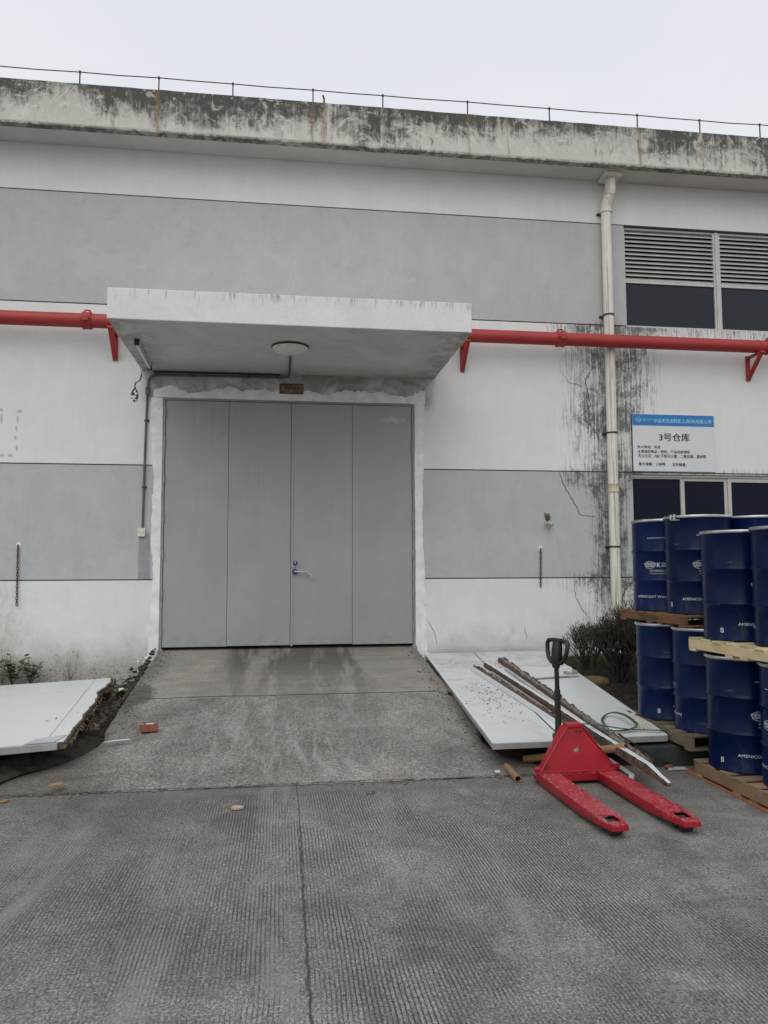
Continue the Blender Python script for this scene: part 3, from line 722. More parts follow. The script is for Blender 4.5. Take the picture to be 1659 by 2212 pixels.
for x0, x1, t in ((4.842, lx[1]-.012, .02), (lx[1]-.012, lx[3], .045), (lx[3]+.002, 7.05, .055), (7.052, 7.9, .045), (7.902, WX1, .045)):
    fr = frame_box(WH, x0, x1, LZ0, LZ1-.035, t, .045+.012*(t == .045), .10)
    pane_box('pane', fr, x0+t, x1-t, LZ0+t, LZ1-.035-t, .075, GLASS_LO)
m = MB(); m.box(4.842, WX1, .03, .12, LZ1-.034, LZ1); m.build('window_head', ALU, WH, bevel=.003)
m = MB(); m.box(4.85, WX1, .101, .11, LZ0, LZ1); m.build('dark_interior', DARK, WH)  # near-black sheet added to stand for the unlit room behind the panes

# name plate over the door
npl = thing('name_plate', 'small framed plate with peeling paint and rust above the grey door', 'plate', (.15, -.004, 3.934))
m = MB(); m.box(-.152, .152, -.006, .003, -.066, .066); m.build('plate', simple('peeled_plate', (.13, .085, .045), .85, var=.4, sc=14, dirt=((.27, .26, .22), .5)), npl)
m = MB(); m.box(-.155, -.146, -.010, .003, -.068, .068); m.box(.146, .155, -.010, .003, -.068, .068); m.box(-.146, .146, -.010, .003, .059, .068); m.box(-.146, .146, -.010, .003, -.068, -.059); m.build('rim', DARKIRON, npl)

# ------------------------------------------------------------------ things on the facade
# rooftop wire
lw = thing('roof_wire', 'thin dark wire on short iron posts along the top of the roof edge', 'wire', (0, -.4, 7.6))
sup = [-6.4, -5.4, -4.45, -3.48, -2.506, -1.546, -.624, .401, 1.318, 2.462, 3.601, 4.863, 5.785, 6.694, 7.8, 8.8, 9.9, 11]
def wz(x): return .19+.012*hn(x, 0, .8, 5)+.0035*(x+3)
for x in sup:
    m = MB(); m.tube([(x, 0, -.012), (x, 0, wz(x)+.012)], .009, 6); m.tube([(x, 0, wz(x)-.015), (x, 0, wz(x)+.015)], .014, 6); m.build('post', DARKIRON, lw)
m = MB(); m.tube([(x+dx, 0, wz(x)-(.004 if dx else 0)) for x in sup for dx in (0, .45)], .0065, 6); m.build('wire', DARKIRON, lw)
m = MB(); m.tube([(.545, 0, -.01), (.545, 0, .10), (.53, 0, .14)], .013, 6); m.build('bent_post', DARKIRON, lw)

# red fire pipe
rp = thing('red_pipe', 'long red fire pipe running along the wall behind the canopy', 'pipe', (0, -.25, 4.665))
m = MB(); m.tube([(-9, 0, .0), (12, 0, .0)], .088, 32); m.build('pipe', REDPIPE, rp, smooth=True)
for x in (-5.9, -2.375, 3.745, 6.80, 9.6):
    m = MB(); m.lathe([(.089, -.055), (.108, -.052), (.112, -.03), (.104, -.02), (.104, .02), (.112, .03), (.108, .052), (.089, .055)], 32, (x, 0, 0), 'x')
    m.box(x-.035, x+.035, -.135, -.10, -.03, .03); m.tube([(x-.06, -.12, 0), (x+.06, -.12, 0)], .012, 8); m.tube([(x-.03, 0, .10), (x-.03, 0, .13), (x+.03, 0, .13), (x+.03, 0, .10)], .012, 8)
    m.build('coupling', REDPIPE, rp, smooth=True)
for x in (-6.3, -2.08, 2.445, 6.62, 10.4):
    m = MB(); m.box(x-.03, x+.03, .222, .248, -.43, -.07); m.box(x-.03, x+.03, -.12, .222, -.115, -.088)
    m.prism([(-.10, -.116), (.222, -.42), (.222, -.37), (-.05, -.116)], lambda a, b: (x-.028, a, b), lambda a, b: (x+.028, a, b))
    m.tube([(x, .09*cos(t), .09*sin(t)) for t in [pi*(i/10) for i in range(11)]], .006, 6)
    m.build('bracket', REDPIPE, rp, bevel=.003)

# downpipe
dp = thing('downpipe', 'cream plastic rain downpipe with brown streaks beside the windows', 'pipe', (4.51, -.1, 0))
m = MB(); m.tube([(0, 0, .36), (0, 0, 6.60)], .069, 32); m.build('pipe', PVC, dp, smooth=True)
m = MB(); m.tube([(0, 0, 6.58), (0, 0, 6.64), (.012, -.025, 6.70), (.03, -.06, 6.78), (.038, -.078, 6.84), (.04, -.08, 6.99)], .073, 28); m.build('elbow', PVC, dp, smooth=True)
m = MB(); m.lathe([(.074, -.03), (.079, -.028), (.079, .028), (.074, .03)], 28, (0, 0, 6.57)); m.lathe([(.074, -.02), (.079, -.018), (.079, .018), (.074, .02)], 28, (.03, -.06, 6.79))
m.build('collar', PVC, dp, smooth=True)
m = MB(); m.box(-.09, .17, -.21, .05, 6.99, 7.05); m.build('hopper_plate', PVC, dp, bevel=.008)
for py_ in (459, 681, 935, 1181):
    z = onY(1313, py_, -.1).z
    m = MB(); m.lathe([(.070, -.012), (.076, -.011), (.076, .011), (.070, .012)], 28, (0, 0, z)); m.box(-.1, .1, .06, .098, z-.012, z+.012); m.build('clamp', DARKIRON, dp)
z = onY(1325, 1054, -.1).z; m = MB(); m.lathe([(.070, -.06), (.080, -.058), (.080, -.04), (.077, -.035), (.077, .035), (.080, .04), (.080, .058), (.070, .06)], 28, (0, 0, z)); m.build('coupling', simple('beige_pvc', (.50, .45, .36), .5), dp, smooth=True)

# conduit, switch, lamps
cd = thing('conduit', 'grey cable conduit climbing the wall and crossing above the door', 'conduit', (-1.69, 0, 0))
L0 = -1.69
cp = [(-1.700, -.020, 2.09), (-1.690, -.02, 3.0), (-1.672, -.02, 3.9), (-1.668, -.02, 3.96), (-1.650, -.02, 4.02), (-1.61, -.02, 4.055), (-1.55, -.02, 4.066), (.02, -.02, 4.078), (.08, -.022, 4.082), (.112, -.05, 4.09), (.12, -.12, 4.098), (.12, -1.12, 4.102)]
m = MB(); m.tube([(a-L0, b, c) for a, b, c in cp], .0135, 12); m.build('tube', CONDUIT, cd, smooth=True)
m = MB(); m.tube([(-1.60-L0, -.035, 4.100), (.0-L0, -.04, 4.108)], .010, 8); m.build('cable', BLACKPL, cd)
for (a, b, c) in ((-1.676, -.02, 3.47), (-1.690, -.02, 2.62), (-1.1, -.02, 4.068), (-.4, -.02, 4.074), ):
    m = MB(); m.box(a-L0-.03, a-L0+.03, -.012, -.001, c-.011, c+.011) if b else None; m.tube([(a-L0, -.02, c-.012), (a-L0, -.02, c+.012)], .018, 10); m.build('saddle', DARKIRON, cd)
m = MB(); m.box(-1.672-L0-.024, -1.672-L0+.024, -.045, -.002, 3.80, 3.90); m.build('junction', CONDUIT, cd, bevel=.005)
sc_ = onY(306, 1150); sw = thing('switch_box', 'small cream square switch box at the lower end of the conduit', 'switch', (sc_.x, 0, sc_.z))
m = MB(); m.box(-.047, .047, -.035, -.001, -.055, .055); m.build('box', SWITCH, sw, bevel=.006, seg=2)
m = MB(); m.lathe([(0, -.045), (.011, -.043), (.012, -.036)][::-1], 12, (.0, 0, 0), 'y'); m.build('button', SWITCH, sw, smooth=True)
for sx in (-.03, .03):
    m = MB(); m.lathe([(0, -.038), (.005, -.037), (.005, -.034)][::-1], 8, (sx, 0, .003), 'y'); m.build('screw', DARKIRON, sw)
dl = thing('ceiling_lamp', 'round opal ceiling lamp with a dark rim under the canopy', 'lamp', (.115, -1.285, 4.124))
m = MB(); m.lathe([(.0, -.002), (.205, -.002), (.214, -.008), (.214, -.022), (.2, -.024), (0, -.024)], 40); m.build('base', RUST, dl, smooth=True)
m = MB(); m.lathe([(.208, -.024), (.204, -.034), (.18, -.052), (.13, -.072), (.06, -.083), (0, -.086)], 40); m.build('shade', OPAL, dl, smooth=True)
tl = thing('tube_lamp', 'old fluorescent tube lamp on the underside at the left end of the canopy', 'lamp', (-1.59, -.83, 4.124), rz=.03)
m = MB(); m.box(-.022, .022, -.52, .52, -.03, -.002); m.build('batten', SIGNW, tl, bevel=.004)
m = MB(); m.tube([(0, -.50, -.048), (0, .50, -.048)], .016, 12); m.build('tube', OPAL, tl, smooth=True)
for sy in (-.53, .53):
    m = MB(); m.box(-.026, .026, sy-.02, sy+.02, -.068, -.002); m.build('end_cap', DARKIRON, tl, bevel=.004)

# company board
sb = thing('sign_board', 'white board with blue header and black Chinese text above the lower window', 'sign', (0, 0, 0))
SX0, SX1, SZ0, SZ1 = 4.850, 6.066, 2.918, 3.722
m = MB(); m.box(SX0, SX1, -.018, -.004, SZ0, SZ1); m.build('board', SIGNW, sb, bevel=.002)
m = MB(); m.box(SX0+.002, SX1-.003, -.021, -.0185, 3.560, SZ1-.006); m.build('header', SIGNB, sb)
m = MB(); m.box(SX0-.012, SX0, -.016, -.004, SZ0, SZ1-.01); m.build('edge', DARKIRON, sb)
zx = lambda a: SX0+(a-170)/(1058-170)*(SX1-SX0)
zv = lambda b: SZ1-(b-85)/(708-85)*(SZ1-SZ0)
def ln(body, a0, a1, b0, b1, mat=INK, bold=.025, Y=-.0195, name='lettering'):
    v, f, _ = text_geo(body, 0.0); m = MB(); x0, x1, z0, z1 = zx(a0), zx(a1), zv(b1), zv(b0)
    for i, (ox, oz) in enumerate(((0, 0), (1, 0), (-1, 0), (0, .5))):
        m.add([(x0+u*(x1-x0)+ox*bold*(z1-z0), Y-.0002*i, z0+q*(z1-z0)+oz*bold*(z1-z0)) for u, q in v], f)
    return m.build(name, mat, sb)
ln('中远关西涂料化工(珠海)有限公司', 400, 1025, 134, 186, INKL, .02, -.0222)
ln('K', 292, 312, 138, 165, INKL, .03, -.0222); ln('KANSAI', 322, 385, 138, 150, INKL, .0, -.0222); ln('PAINT', 322, 360, 153, 163, INKL, .0, -.0222)
ln('COSCO', 203, 272, 140, 158, INKL, .0, -.0222); ln('SHIPPING', 212, 264, 161, 169, INKL, .0, -.0222)
ln('3号仓库', 455, 785, 292, 380, INK, .03); ln('防火等级：丙类', 222, 465, 430, 462); ln('主要储存物品：粉料、产品包装物等', 222, 780, 477, 512)
ln('灭火方法：ABC干粉灭火器、二氧化碳、黄砂等', 222, 957, 522, 561); ln('最大储量：1180吨', 228, 512, 611, 648); ln('实时储量：', 590, 742, 614, 650)
def ell(m, cx, cz, rx, rz2, wd, f, n=28):
    A = [(cx+rx*cos(2*pi*i/n), cz+rz2*sin(2*pi*i/n)) for i in range(n+1)]; B = [(cx+(rx-wd)*cos(2*pi*i/n), cz+(rz2-wd)*sin(2*pi*i/n)) for i in range(n+1)]
    k = len(A); m.add([f(*p) for p in A+B], [(i, i+1, k+i+1, k+i) for i in range(k-1)])
m = MB(); F_ = lambda a, b: (a, -.0221, b); gx, gz = zx(238), zv(150)
ell(m, gx, gz, .042, .036, .003, F_); ell(m, gx, gz, .020, .036, .0025, F_); m.build('globe_mark', INKL, sb)

# tap, chains
tp = onY(1182, 1128); tap = thing('wall_tap', 'old water tap and valve sticking out of the grey wall right of the door', 'tap', (tp.x, 0, tp.z))
m = MB()
for i in range(30):
    a = rnd.uniform(0, 6.28); r = rnd.uniform(0, 1)**.5; m.ico((-.004+.042*r*cos(a), -.004, .075+.05*r*sin(a)), rnd.uniform(.008, .018), 1, (1, .7, 1), .3, i)
m.build('mortar_collar', STONE, tap)
m = MB(); m.tube([(0, 0, .075), (0, -.05, .07), (0, -.07, .04), (0, -.07, -.0)], .014, 12); m.build('pipe', RUST, tap, smooth=True)
m = MB(); m.tube([(0, -.07, .015), (0, -.07, -.01), (0, -.07, -.04), (.002, -.075, -.075), (.0, -.08, -.10)], .02, 14, rad=[.018, .024, .033, .022, .013]); m.tube([(-.06, -.07, -.035), (0, -.07, -.035)], .014, 10, rad=[.02, .012]); m.build('body', simple('grey_brass', (.33, .32, .28), .5, .3, var=.25, sc=20), tap, smooth=True)
m = MB(); m.tube([(.012, -.07, -.035), (.02, -.115, -.035)], .012, 10); m.lathe([(.0, -.014), (.024, -.014), (.030, -.010), (.030, .0), (.0, .004)][::-1], 20, (.022, -.115, -.033), 'y'); m.build('hand_wheel', simple('pale_metal', (.40, .39, .35), .45, .4), tap, smooth=True)
def chain(label, a, b, n, lean=0):
    A = onY(*a); B = onY(*b); t = thing('chain', label, 'chain', (A.x, 0, A.z), group='chains hanging on the wall'); Lh = (A.z-B.z)/n; m = MB()
    for i in range(n):
        c = Vector(((B.x-A.x)*(i+.5)/n, -.022, -Lh*(i+.5))); q = []
        for j in range(11):
            an = 2*pi*j/10; u, v = .011*cos(an), Lh*.68*sin(an)
            q.append(c+(Vector((u, 0, v)) if i % 2 else Vector((0, u, v))))
        m.tube(q, .0048, 5, cap=False)
    m.build('links', RUST, t)
    m = MB(); m.tube([(0, .0, .02), (0, -.03, .02), (0, -.034, 0), (0, -.022, -.012)], .006, 8); m.build('hook', DARKIRON, t)
    m = MB(); m.ico((0, .0, .02), .03, 2, (1, .25, 1), .15); m.build('plaster_dab', PLASTER, t)
chain('rusty chain hanging on the wall right of the door under the tap', (1167, 1187), (1167, 1268), 15)
chain('rusty chain hanging on the wall far left above the weeds', (40, 1180), (37, 1308), 20)
# ------------------------------------------------------------------ drums on pallets
DR, DH = .262, .81
def drum_proto():
    t = thing('steel_drum', 'x', 'drum', group='navy steel drums stacked on pallets')
    pr = [(.0, .006), (DR-.012, .006), (DR-.004, .0), (DR+.003, .004), (DR+.003, .016), (DR, .022)]
    for zc in (.27, .525):
        pr += [(DR, zc-.022), (DR+.005, zc-.010), (DR+.009, zc), (DR+.005, zc+.010), (DR, zc+.022)]
    pr += [(DR, DH-.03), (DR+.002, DH-.025)]
    m = MB(); m.lathe(pr, 64); m.build('body', DRUM, t, smooth=True)
    m = MB(); m.lathe([(DR+.0025, DH-.026), (DR+.009, DH-.022), (DR+.012, DH-.012), (DR+.009, DH-.002), (DR+.002, DH), (DR-.006, DH-.004)], 64); m.build('closing_ring', GALV, t, smooth=True)
    m = MB(); m.lathe([(DR-.004, DH-.004), (DR-.014, DH-.02), (DR-.03, DH-.024), (.14, DH-.022), (.12, DH-.016), (0, DH-.016)], 48); m.build('lid', DRUM, t, smooth=True)
    def F(s, h): a = s/DR; return ((DR+.0016)*sin(a), -(DR+.0016)*cos(a), h)
    def tx(m, body, s0, s1, h0, h1, bold=0.0):
        v, f, _ = text_geo(body, bold); m.add([F(s0+u*(s1-s0), h0+w_*(h1-h0)) for u, w_ in v], f)
    m = MB(); tx(m, 'AMENICOAT Waterbased Coating', 0, .485, .110, .137, .0); m.build('product_name', INKW, t)
    m = MB(); c0 = .145
    ell(m, c0, .405, .048, .033, .0028, F, 36); ell(m, c0, .405, .024, .033, .0022, F, 28)
    tx(m, 'COSCO', c0-.052, c0+.052, .405, .423, .03); tx(m, 'SHIPPING', c0-.044, c0+.044, .388, .400, .03)
    m.build('globe_logo', INKW, t)
    m = MB(); tx(m, 'K', c0+.060, c0+.092, .386, .424, .05); tx(m, 'KANSAI', c0+.100, c0+.185, .408, .424, .02); tx(m, 'PAINT', c0+.100, c0+.165, .387, .402, .02); m.build('letter_logo', INKW, t)
    m = MB(); tx(m, '中远关西涂料化工(珠海)有限公司', c0-.005, c0+.26, .341, .362); tx(m, 'COSCO KANSAI PAINT & CHEMICALS (ZHUHAI) CO.,LTD.', c0-.005, c0+.26, .322, .333); m.build('company_name', INKW, t)
    m = MB(); a, b = c0-.02, c0+.16; m.add([F(a+(b-a)*i/12, .640) for i in range(13)]+[F(a+(b-a)*i/12, .6435) for i in range(13)], [(i, i+1, 14+i, 13+i) for i in range(12)]); m.build('printed_line', INKW, t)
    m = MB(); q0 = -.125
    for (u0, u1, v0, v1) in ((0, .022, 0, .005), (0, .022, .029, .034), (0, .005, .005, .029), (.017, .022, .005, .029)):
        m.add([F(q0+u0, .062+v0), F(q0+u1, .062+v0), F(q0+u1, .062+v1), F(q0+u0, .062+v1)], [(0, 1, 2, 3)])
    m.add([F(q0+.006, .062+.027), F(q0+.010, .062+.027), F(q0+.016, .062+.008), F(q0+.012, .062+.008)], [(0, 1, 2, 3)])
    m.build('square_mark', INKW, t)
    return t
drum0 = drum_proto(); used = []
def drum(x, y, ztop, view_deg, label):
    az_ = math.degrees(atan2(x, y+10)); rz = radians(view_deg-az_)
    loc = (x, y, ztop-DH)
    if not used:
        used.append(1); drum0.location = loc; drum0.rotation_euler = (0, 0, rz); drum0['label'] = label; return drum0
    return copy_thing(drum0, loc, rz, label)
d1 = drum(3.458, -3.41, 2.002, -56, 'navy drum on the upper brown pallet, leftmost of the top drums beside the downpipe')
d2 = drum(3.490, -3.955, 2.000, -30, 'navy drum with a silver lever clamp on its ring, on the upper brown pallet')
drum(4.03, -3.93, 2.000, 120, 'navy drum on the brown pallet, seen only as a rim behind the clamped drum')
drum(3.39, -3.58, 1.095, 6, 'navy drum under the brown pallet next to the bare shrub')
drum(3.44, -4.12, 1.092, -156, 'navy drum under the near end of the brown pallet, with print at its left edge')
drum(4.00, -4.10, 1.092, 140, 'navy drum hidden under the brown pallet behind the front stack')
drum(3.441, -4.600, 1.843, -4, 'navy drum on the pale new pallet, left one of the top front drums')
drum(3.496, -5.150, 1.846, -177, 'navy drum on the pale new pallet at the right edge of the photo')
drum(3.406, -4.668, .930, -13, 'navy drum on the ground pallet over the orange paving, left front one')
drum(3.475, -5.215, .928, -85, 'navy drum on the ground pallet cut off by the right edge of the photo')
for (x_, y_, z_, v_, lb) in ((4.01, -4.61, 1.843, 150, 'navy drum at the back of the right column on the pale pallet'), (4.06, -5.17, 1.846, 40, 'navy drum at the front of the right column on the pale pallet'),
                            (3.98, -4.68, .930, 90, 'navy drum at the back of the right column on the ground pallet'), (4.04, -5.23, .928, 200, 'navy drum at the front of the right column on the ground pallet'),
                            (4.02, -3.37, 2.002, 70, 'navy drum at the back of the right column on the brown pallet'), (3.96, -3.54, 1.095, 10, 'navy drum at the back of the right column under the brown pallet')):
    drum(x_, y_, z_, v_, lb)
# lever clamp of one ring
a = radians(-30) ; ang = -atan2(3.49, 6.045)+radians(-42)
m = MB(); cx_, cy_ = (DR+.018)*sin(ang), -(DR+.018)*cos(ang); tx_, ty_ = cos(ang), sin(ang)
R_ = -d2.rotation_euler.z
def loc_(s, o_, h):
    X = cx_+tx_*s+sin(ang)*o_; Y = cy_+ty_*s-cos(ang)*o_
    return (X*cos(R_)-Y*sin(R_), X*sin(R_)+Y*cos(R_), h)
m.tube([loc_(-.03, 0, DH-.012), loc_(.06, .004, DH-.014)], .008, 8); m.tube([loc_(-.015, .004, DH-.035), loc_(-.015, .004, DH+.006)], .011, 8)
m.tube([loc_(.02, .004, DH-.04), loc_(.02, .004, DH+.008)], .010, 8); m.tube([loc_(-.01, .008, DH-.038), loc_(.075, .008, DH-.042)], .006, 8)
m.build('lever_clamp', GALV, d2, smooth=True)

def pallet(label, x0, y0, y1, z0, z1, wood, boards=7, stamp=False):
    L = y1-y0; W_ = 1.12; H_ = z1-z0
    t = thing('pallet', label, 'pallet', (x0, y0, z0), group='wooden pallets under the drums'); th = .016
    for i, sx in enumerate((0, .54, W_-.04)):
        m = MB(); m.box(sx, sx+.038, 0, L, th+.0006, H_-th-.0006); m.build('stringer', wood, t, bevel=.002)
    for i in range(boards):
        wv = .098; yy = i*(L-wv)/(boards-1); j = rnd.uniform(-.006, .006)
        m = MB(); m.box(-.004+j, W_+j, yy, yy+wv, H_-th, H_); m.build('deck_board', wood, t, bevel=.002)
    for yy in (0.0, .36, L*.5-.02, L-.10):
        m = MB(); j = rnd.uniform(-.006, .006); m.box(j, W_+j, yy, yy+.085, 0, th); m.build('bottom_board', wood, t, bevel=.002)
    if stamp:
        v, f, _ = text_geo('COSCO KANSAI', .02); m = MB(); m.add([(-.0012, L*.66-u*.34, .028+w_*.04) for u, w_ in v], f); m.build('stamp', simple('faded_ink', (.05, .032, .025), .8), t)
    return t
pallet('weathered grey pallet under the lower rear drums beside the kerb', 3.13, -4.37, -3.27, .166, .283, OLDWOOD)
pallet('brown pallet with a faded stamp between the rear drums', 3.17, -4.26, -3.13, 1.097, 1.190, BROWNWOOD, stamp=True)
pallet('dirty pallet on the orange paving under the front drums', 3.14, -5.52, -4.40, .004, .120, DIRTYPINE)
pallet('pale new pine pallet between the front drums', 3.155, -5.46, -4.35, .932, 1.033, PINE)

# ------------------------------------------------------------------ sheets lying on the beds
def quad(C4, u, v, h=0.0):
    a, b, c, d = [Vector(p) for p in C4]; p = a.lerp(b, u).lerp(d.lerp(c, u), v)
    n = ((b-a).cross(d-a)).normalized(); n = n if n.z > 0 else -n
    return p+n*h
def slab(C4, u0, u1, v0, v1, h0, h1, m=None, n=1):
    m = m or MB(); pts = [(u0, v0), (u1, v0), (u1, v1), (u0, v1)]
    return m.prism(pts, lambda a, b: tuple(quad(C4, a, b, h0)), lambda a, b: tuple(quad(C4, a, b, h1)))
# right-hand sheets; corners back-left, back-right, front-right, front-left of the top face
RT = [Vector((1.885, -.08, .475)), Vector((3.53, -.06, .475)), onZ(1442, 1591, .222), onZ(1063, 1606, .222)]
def sheet(label, u0, u1, v0, v1, lift=0.0, th=.046, mat=SHEET, trims=(1, 1, 1, 1)):
    t = thing('sandwich_panel', label, 'panel', tuple(quad(RT, (u0+u1)/2, (v0+v1)/2)), group='wall panels lying right of the ramp')
    T = Vector(t.location); C = [p-T for p in RT]
    slab(C, u0+.004, u1-.004, v0+.002, v1-.002, lift-th, lift-.004).build('core', TRIM, t, bevel=.002)
    slab(C, u0+.002, u1-.002, v0+.001, v1-.001, lift-.0035, lift).build('skin', mat, t)
    w_ = .018
    if trims[0]: slab(C, u0, u0+w_, v0, v1, lift+.001, lift+.008).build('edge_trim', SHEETCLEAN, t, bevel=.002)
    if trims[1]: slab(C, u1-w_, u1, v0, v1, lift+.001, lift+.008).build('edge_trim', SHEETCLEAN, t, bevel=.002)
    if trims[2]: slab(C, u0+w_, u1-w_, v0, v0+.007, lift+.001, lift+.008).build('edge_trim', SHEETCLEAN, t, bevel=.002)
    slab(C, u0, u1, v1, v1+.0025, lift-th, lift+.001).build('front_trim', TRIM, t, bevel=.002)
    return t
sheet('dirty white panel lying right of the ramp, its left edge along the concrete', 0, .40, 0, 1.0, 0, trims=(1, 0, 1, 0))
sheet('stained white panel against the wall, with loose hinges on it', .402, 1.0, 0, .262, .004, trims=(0, 1, 1, 0))
sheet('long white panel reaching the dark kerb next to the bare shrub', .402, 1.0, .268, 1.0, .010, mat=SHEETCLEAN, trims=(0, 1, 0, 0))
def onP(C4, px_, py_, h=0.0):
    a, b, c, d = [Vector(p) for p in C4]; n = ((b-a).cross(d-a)).normalized(); n = n if n.z > 0 else -n
    r = ray(px_, py_); k = ((a+n*h)-CAM).dot(n)/r.dot(n); return CAM+r*k
def z8(x, y): return ((1480+x*.28933)*.6858, (2030+y*.28933)*.6858)
# hinges, hook, strip on the back panel
ht = thing('door_hinge', 'loose aluminium hinge lying on the stained panel behind the truck handle', 'hinge', tuple(onP(RT, 1232, 1452, .03)))
m = MB(); m.box(-.075, .06, -.03, .03, -.010, -.004); m.box(.03, .075, -.032, .032, -.004, .022); m.box(-.075, -.03, .012, .03, -.004, .012); m.build('plate', TRIM, ht, bevel=.003)
ht = thing('pull_handle', 'curved white pull handle lying loose on the stained panel', 'handle', tuple(onP(RT, 1215, 1443, .02)))
m = MB(); m.tube([(-.08, 0, 0), (-.06, .05, .0), (0, .06, .0), (.07, .02, .0), (.11, .0, .0)], .009, 8); m.build('bar', SHEETCLEAN, ht, smooth=True)
pA, pB = onP(RT, 1155, 1467, .018), onP(RT, 1250, 1461, .018)
st_ = thing('metal_strip', 'narrow rusty strip lying across the joint of the right panels', 'strip', tuple(pA))
m = MB(); m.tube([(0, 0, 0), tuple((pB-pA)*.6+Vector((0, .01, .004))), tuple(pB-pA)], .011, 6); m.build('strip', simple('dirty_strip', (.25, .22, .18), .8, var=.5, sc=20), st_)

def bars(name, label, P, Q, w_, h_, core, kind, cat='strip'):
    P, Q = Vector(P), Vector(Q); t = thing(name, label, cat, tuple(P), group='torn door strips lying across the panels')
    D = Q-P; Ln = D.length; d = D/Ln; s = d.cross(Vector((0, 0, 1))).normalized(); u = s.cross(d)
    n = 70; rr = random.Random(int(Ln*1000)+kind)
    tp0 = .93 if kind == 1 else 2
    def pt(i, a, b):
        f = i/n; g = 1 if f < tp0 else 1-.5*(f-tp0)/(1-tp0)+.28*mnoise.noise(Vector((f*80, 1, 0)))
        q = d*(Ln*f)+s*((a-w_*.5)*g+w_*.5)+u*(b*g); return tuple(q)
    # torn core
    vs_ = []; prof_ = [(-.42, .1), (-.40, .92), (-.15, 1.05), (.15, 1.0), (.40, .9), (.42, .1)]
    for i in range(n+1):
        for a, b in prof_:
            vs_.append(pt(i, a*w_+rr.uniform(-.004, .004), (b+rr.uniform(-.16, .12)*(b > .5))*h_*(1 if kind != 1 else .82)))
    k = len(prof_); fs = [(i*k+j, i*k+j+1, (i+1)*k+j+1, (i+1)*k+j) for i in range(n) for j in range(k-1)]+[(i*k+k-1, i*k, (i+1)*k, (i+1)*k+k-1) for i in range(n)]
    fs += [tuple(range(k)), tuple(range(n*k, n*k+k))]
    m = MB(); m.add(vs_, fs); m.build('torn_core', core, t)
    # folded sheet sides with ragged upper edges
    for sg, mat in ((1, SHEETCLEAN if kind == 0 else RUSTEDGE), (-1, SHEETCLEAN if kind == 1 else RUSTEDGE)):
        top = []; bot = []
        for i in range(n+1):
            e = (.98 if mat is SHEETCLEAN else .95+rr.uniform(-.25, .25)); top.append((i, e)); bot.append((i, 0))
        A = [pt(i, sg*w_*.5, e*h_) for i, e in top]; A2 = [pt(i, sg*(w_*.5-.003), e*h_) for i, e in top]
        B = [pt(i, sg*w_*.5, 0) for i, e in bot]; B2 = [pt(i, sg*(w_*.5-.003), 0) for i, e in bot]; N = n+1
        m = MB(); m.add(A+B+A2+B2, [(i, i+1, N+i+1, N+i) for i in range(n)]+[(2*N+i, 3*N+i, 3*N+i+1, 2*N+i+1) for i in range(n)]+[(i, 2*N+i, 2*N+i+1, i+1) for i in range(n)]); m.build('side_sheet', mat, t)
    m = MB(); vs_ = [pt(i, a, b) for i in (0, n) for a, b in ((-w_*.5, -.003), (w_*.5, -.003), (w_*.5, -.0005), (-w_*.5, -.0005))]
    m.add(vs_, [(0, 1, 5, 4), (1, 2, 6, 5), (2, 3, 7, 6), (3, 0, 4, 7), (0, 3, 2, 1), (4, 5, 6, 7)]); m.build('base_sheet', TRIM, t)
    if kind == 1:   # white sheet folded over the top
        m = MB(); A = [pt(i, w_*.18+rr.uniform(-.003, .006), h_*1.0+.001) for i in range(n+1)]; B = [pt(i, -w_*.5, h_*1.0+.001) for i in range(n+1)]
        N = n+1; m.add(A+B, [(i, i+1, N+i+1, N+i) for i in range(n)]); m.build('fold', SHEETCLEAN, t)
    return t
S1 = onP(RT, 1024, 1447, .004); S2 = onP(RT, 1050, 1440, .004); S3 = onP(RT, 1082, 1430, .004)
bars('torn_strip', 'white edged strip with rusty torn core, nearest the dirty panel, ending behind the red truck', S1, onP(RT, 1250, 1594, .006), .065, .052, RUSTEDGE, 0)
bars('torn_strip', 'longest white strip, its broken tip reaching out past the red pallet truck', S2, onZ(1450, 1700, .165), .062, .050, FOAM, 1)
bars('torn_strip', 'short white ended block of torn strip lying right behind the red truck', onZ(1308, 1650, .045), onZ(1366, 1690, .02), .07, .045, FOAM, 1)
bars('torn_strip', 'strip filled with grey wool and rusty edges lying across the long panel', S3, onZ(1400, 1660, .15), .075, .060, WOOL, 2)

for lb, a_, b_ in (('thin pale pole lying between the two white edged strips', (1062, 1452), (1300, 1617)), ('thin pale pole lying just left of the wool filled strip', (1092, 1447), (1330, 1622))):
    A_ = onP(RT, *a_, .016); B_ = onP(RT, *b_, .016)
    t = thing('thin_pole', lb, 'pole', tuple(A_), group='thin pale poles on the right panels'); m = MB(); D_ = B_-A_
    m.tube([(0, 0, 0), tuple(D_*.5+Vector((.008, 0, .002))), tuple(D_)], .013, 8); m.build('pole', TRIM, t)
# dark chips scattered on the sheets
m = MB(); rr = random.Random(5)
for i in range(330):
    if i < 150: u, v = rr.gauss(.22, .09), rr.gauss(.62, .10)
    elif i < 330: u, v = rr.uniform(.3, .6), rr.uniform(.15, .6)
    else: u, v = rr.uniform(.02, .98), rr.uniform(.03, .98)
    if not (0.02 < u < .98 and .02 < v < .985): continue
    p = quad(RT, u, v, .0025+(.012 if u > .4 and v > .26 else .004)); s_ = rr.uniform(.002, .0058)
    a = rr.uniform(0, 6.28); M = Matrix.Translation(p) @ Matrix.Rotation(a, 4, 'Z'); m.box(-s_, s_, -s_*.6, s_*.6, -.003, s_*.5, M)
tag(m.build('panel_chips', RUSTEDGE), 'small dark chips of torn core scattered over the right panels', 'debris', kind='stuff')

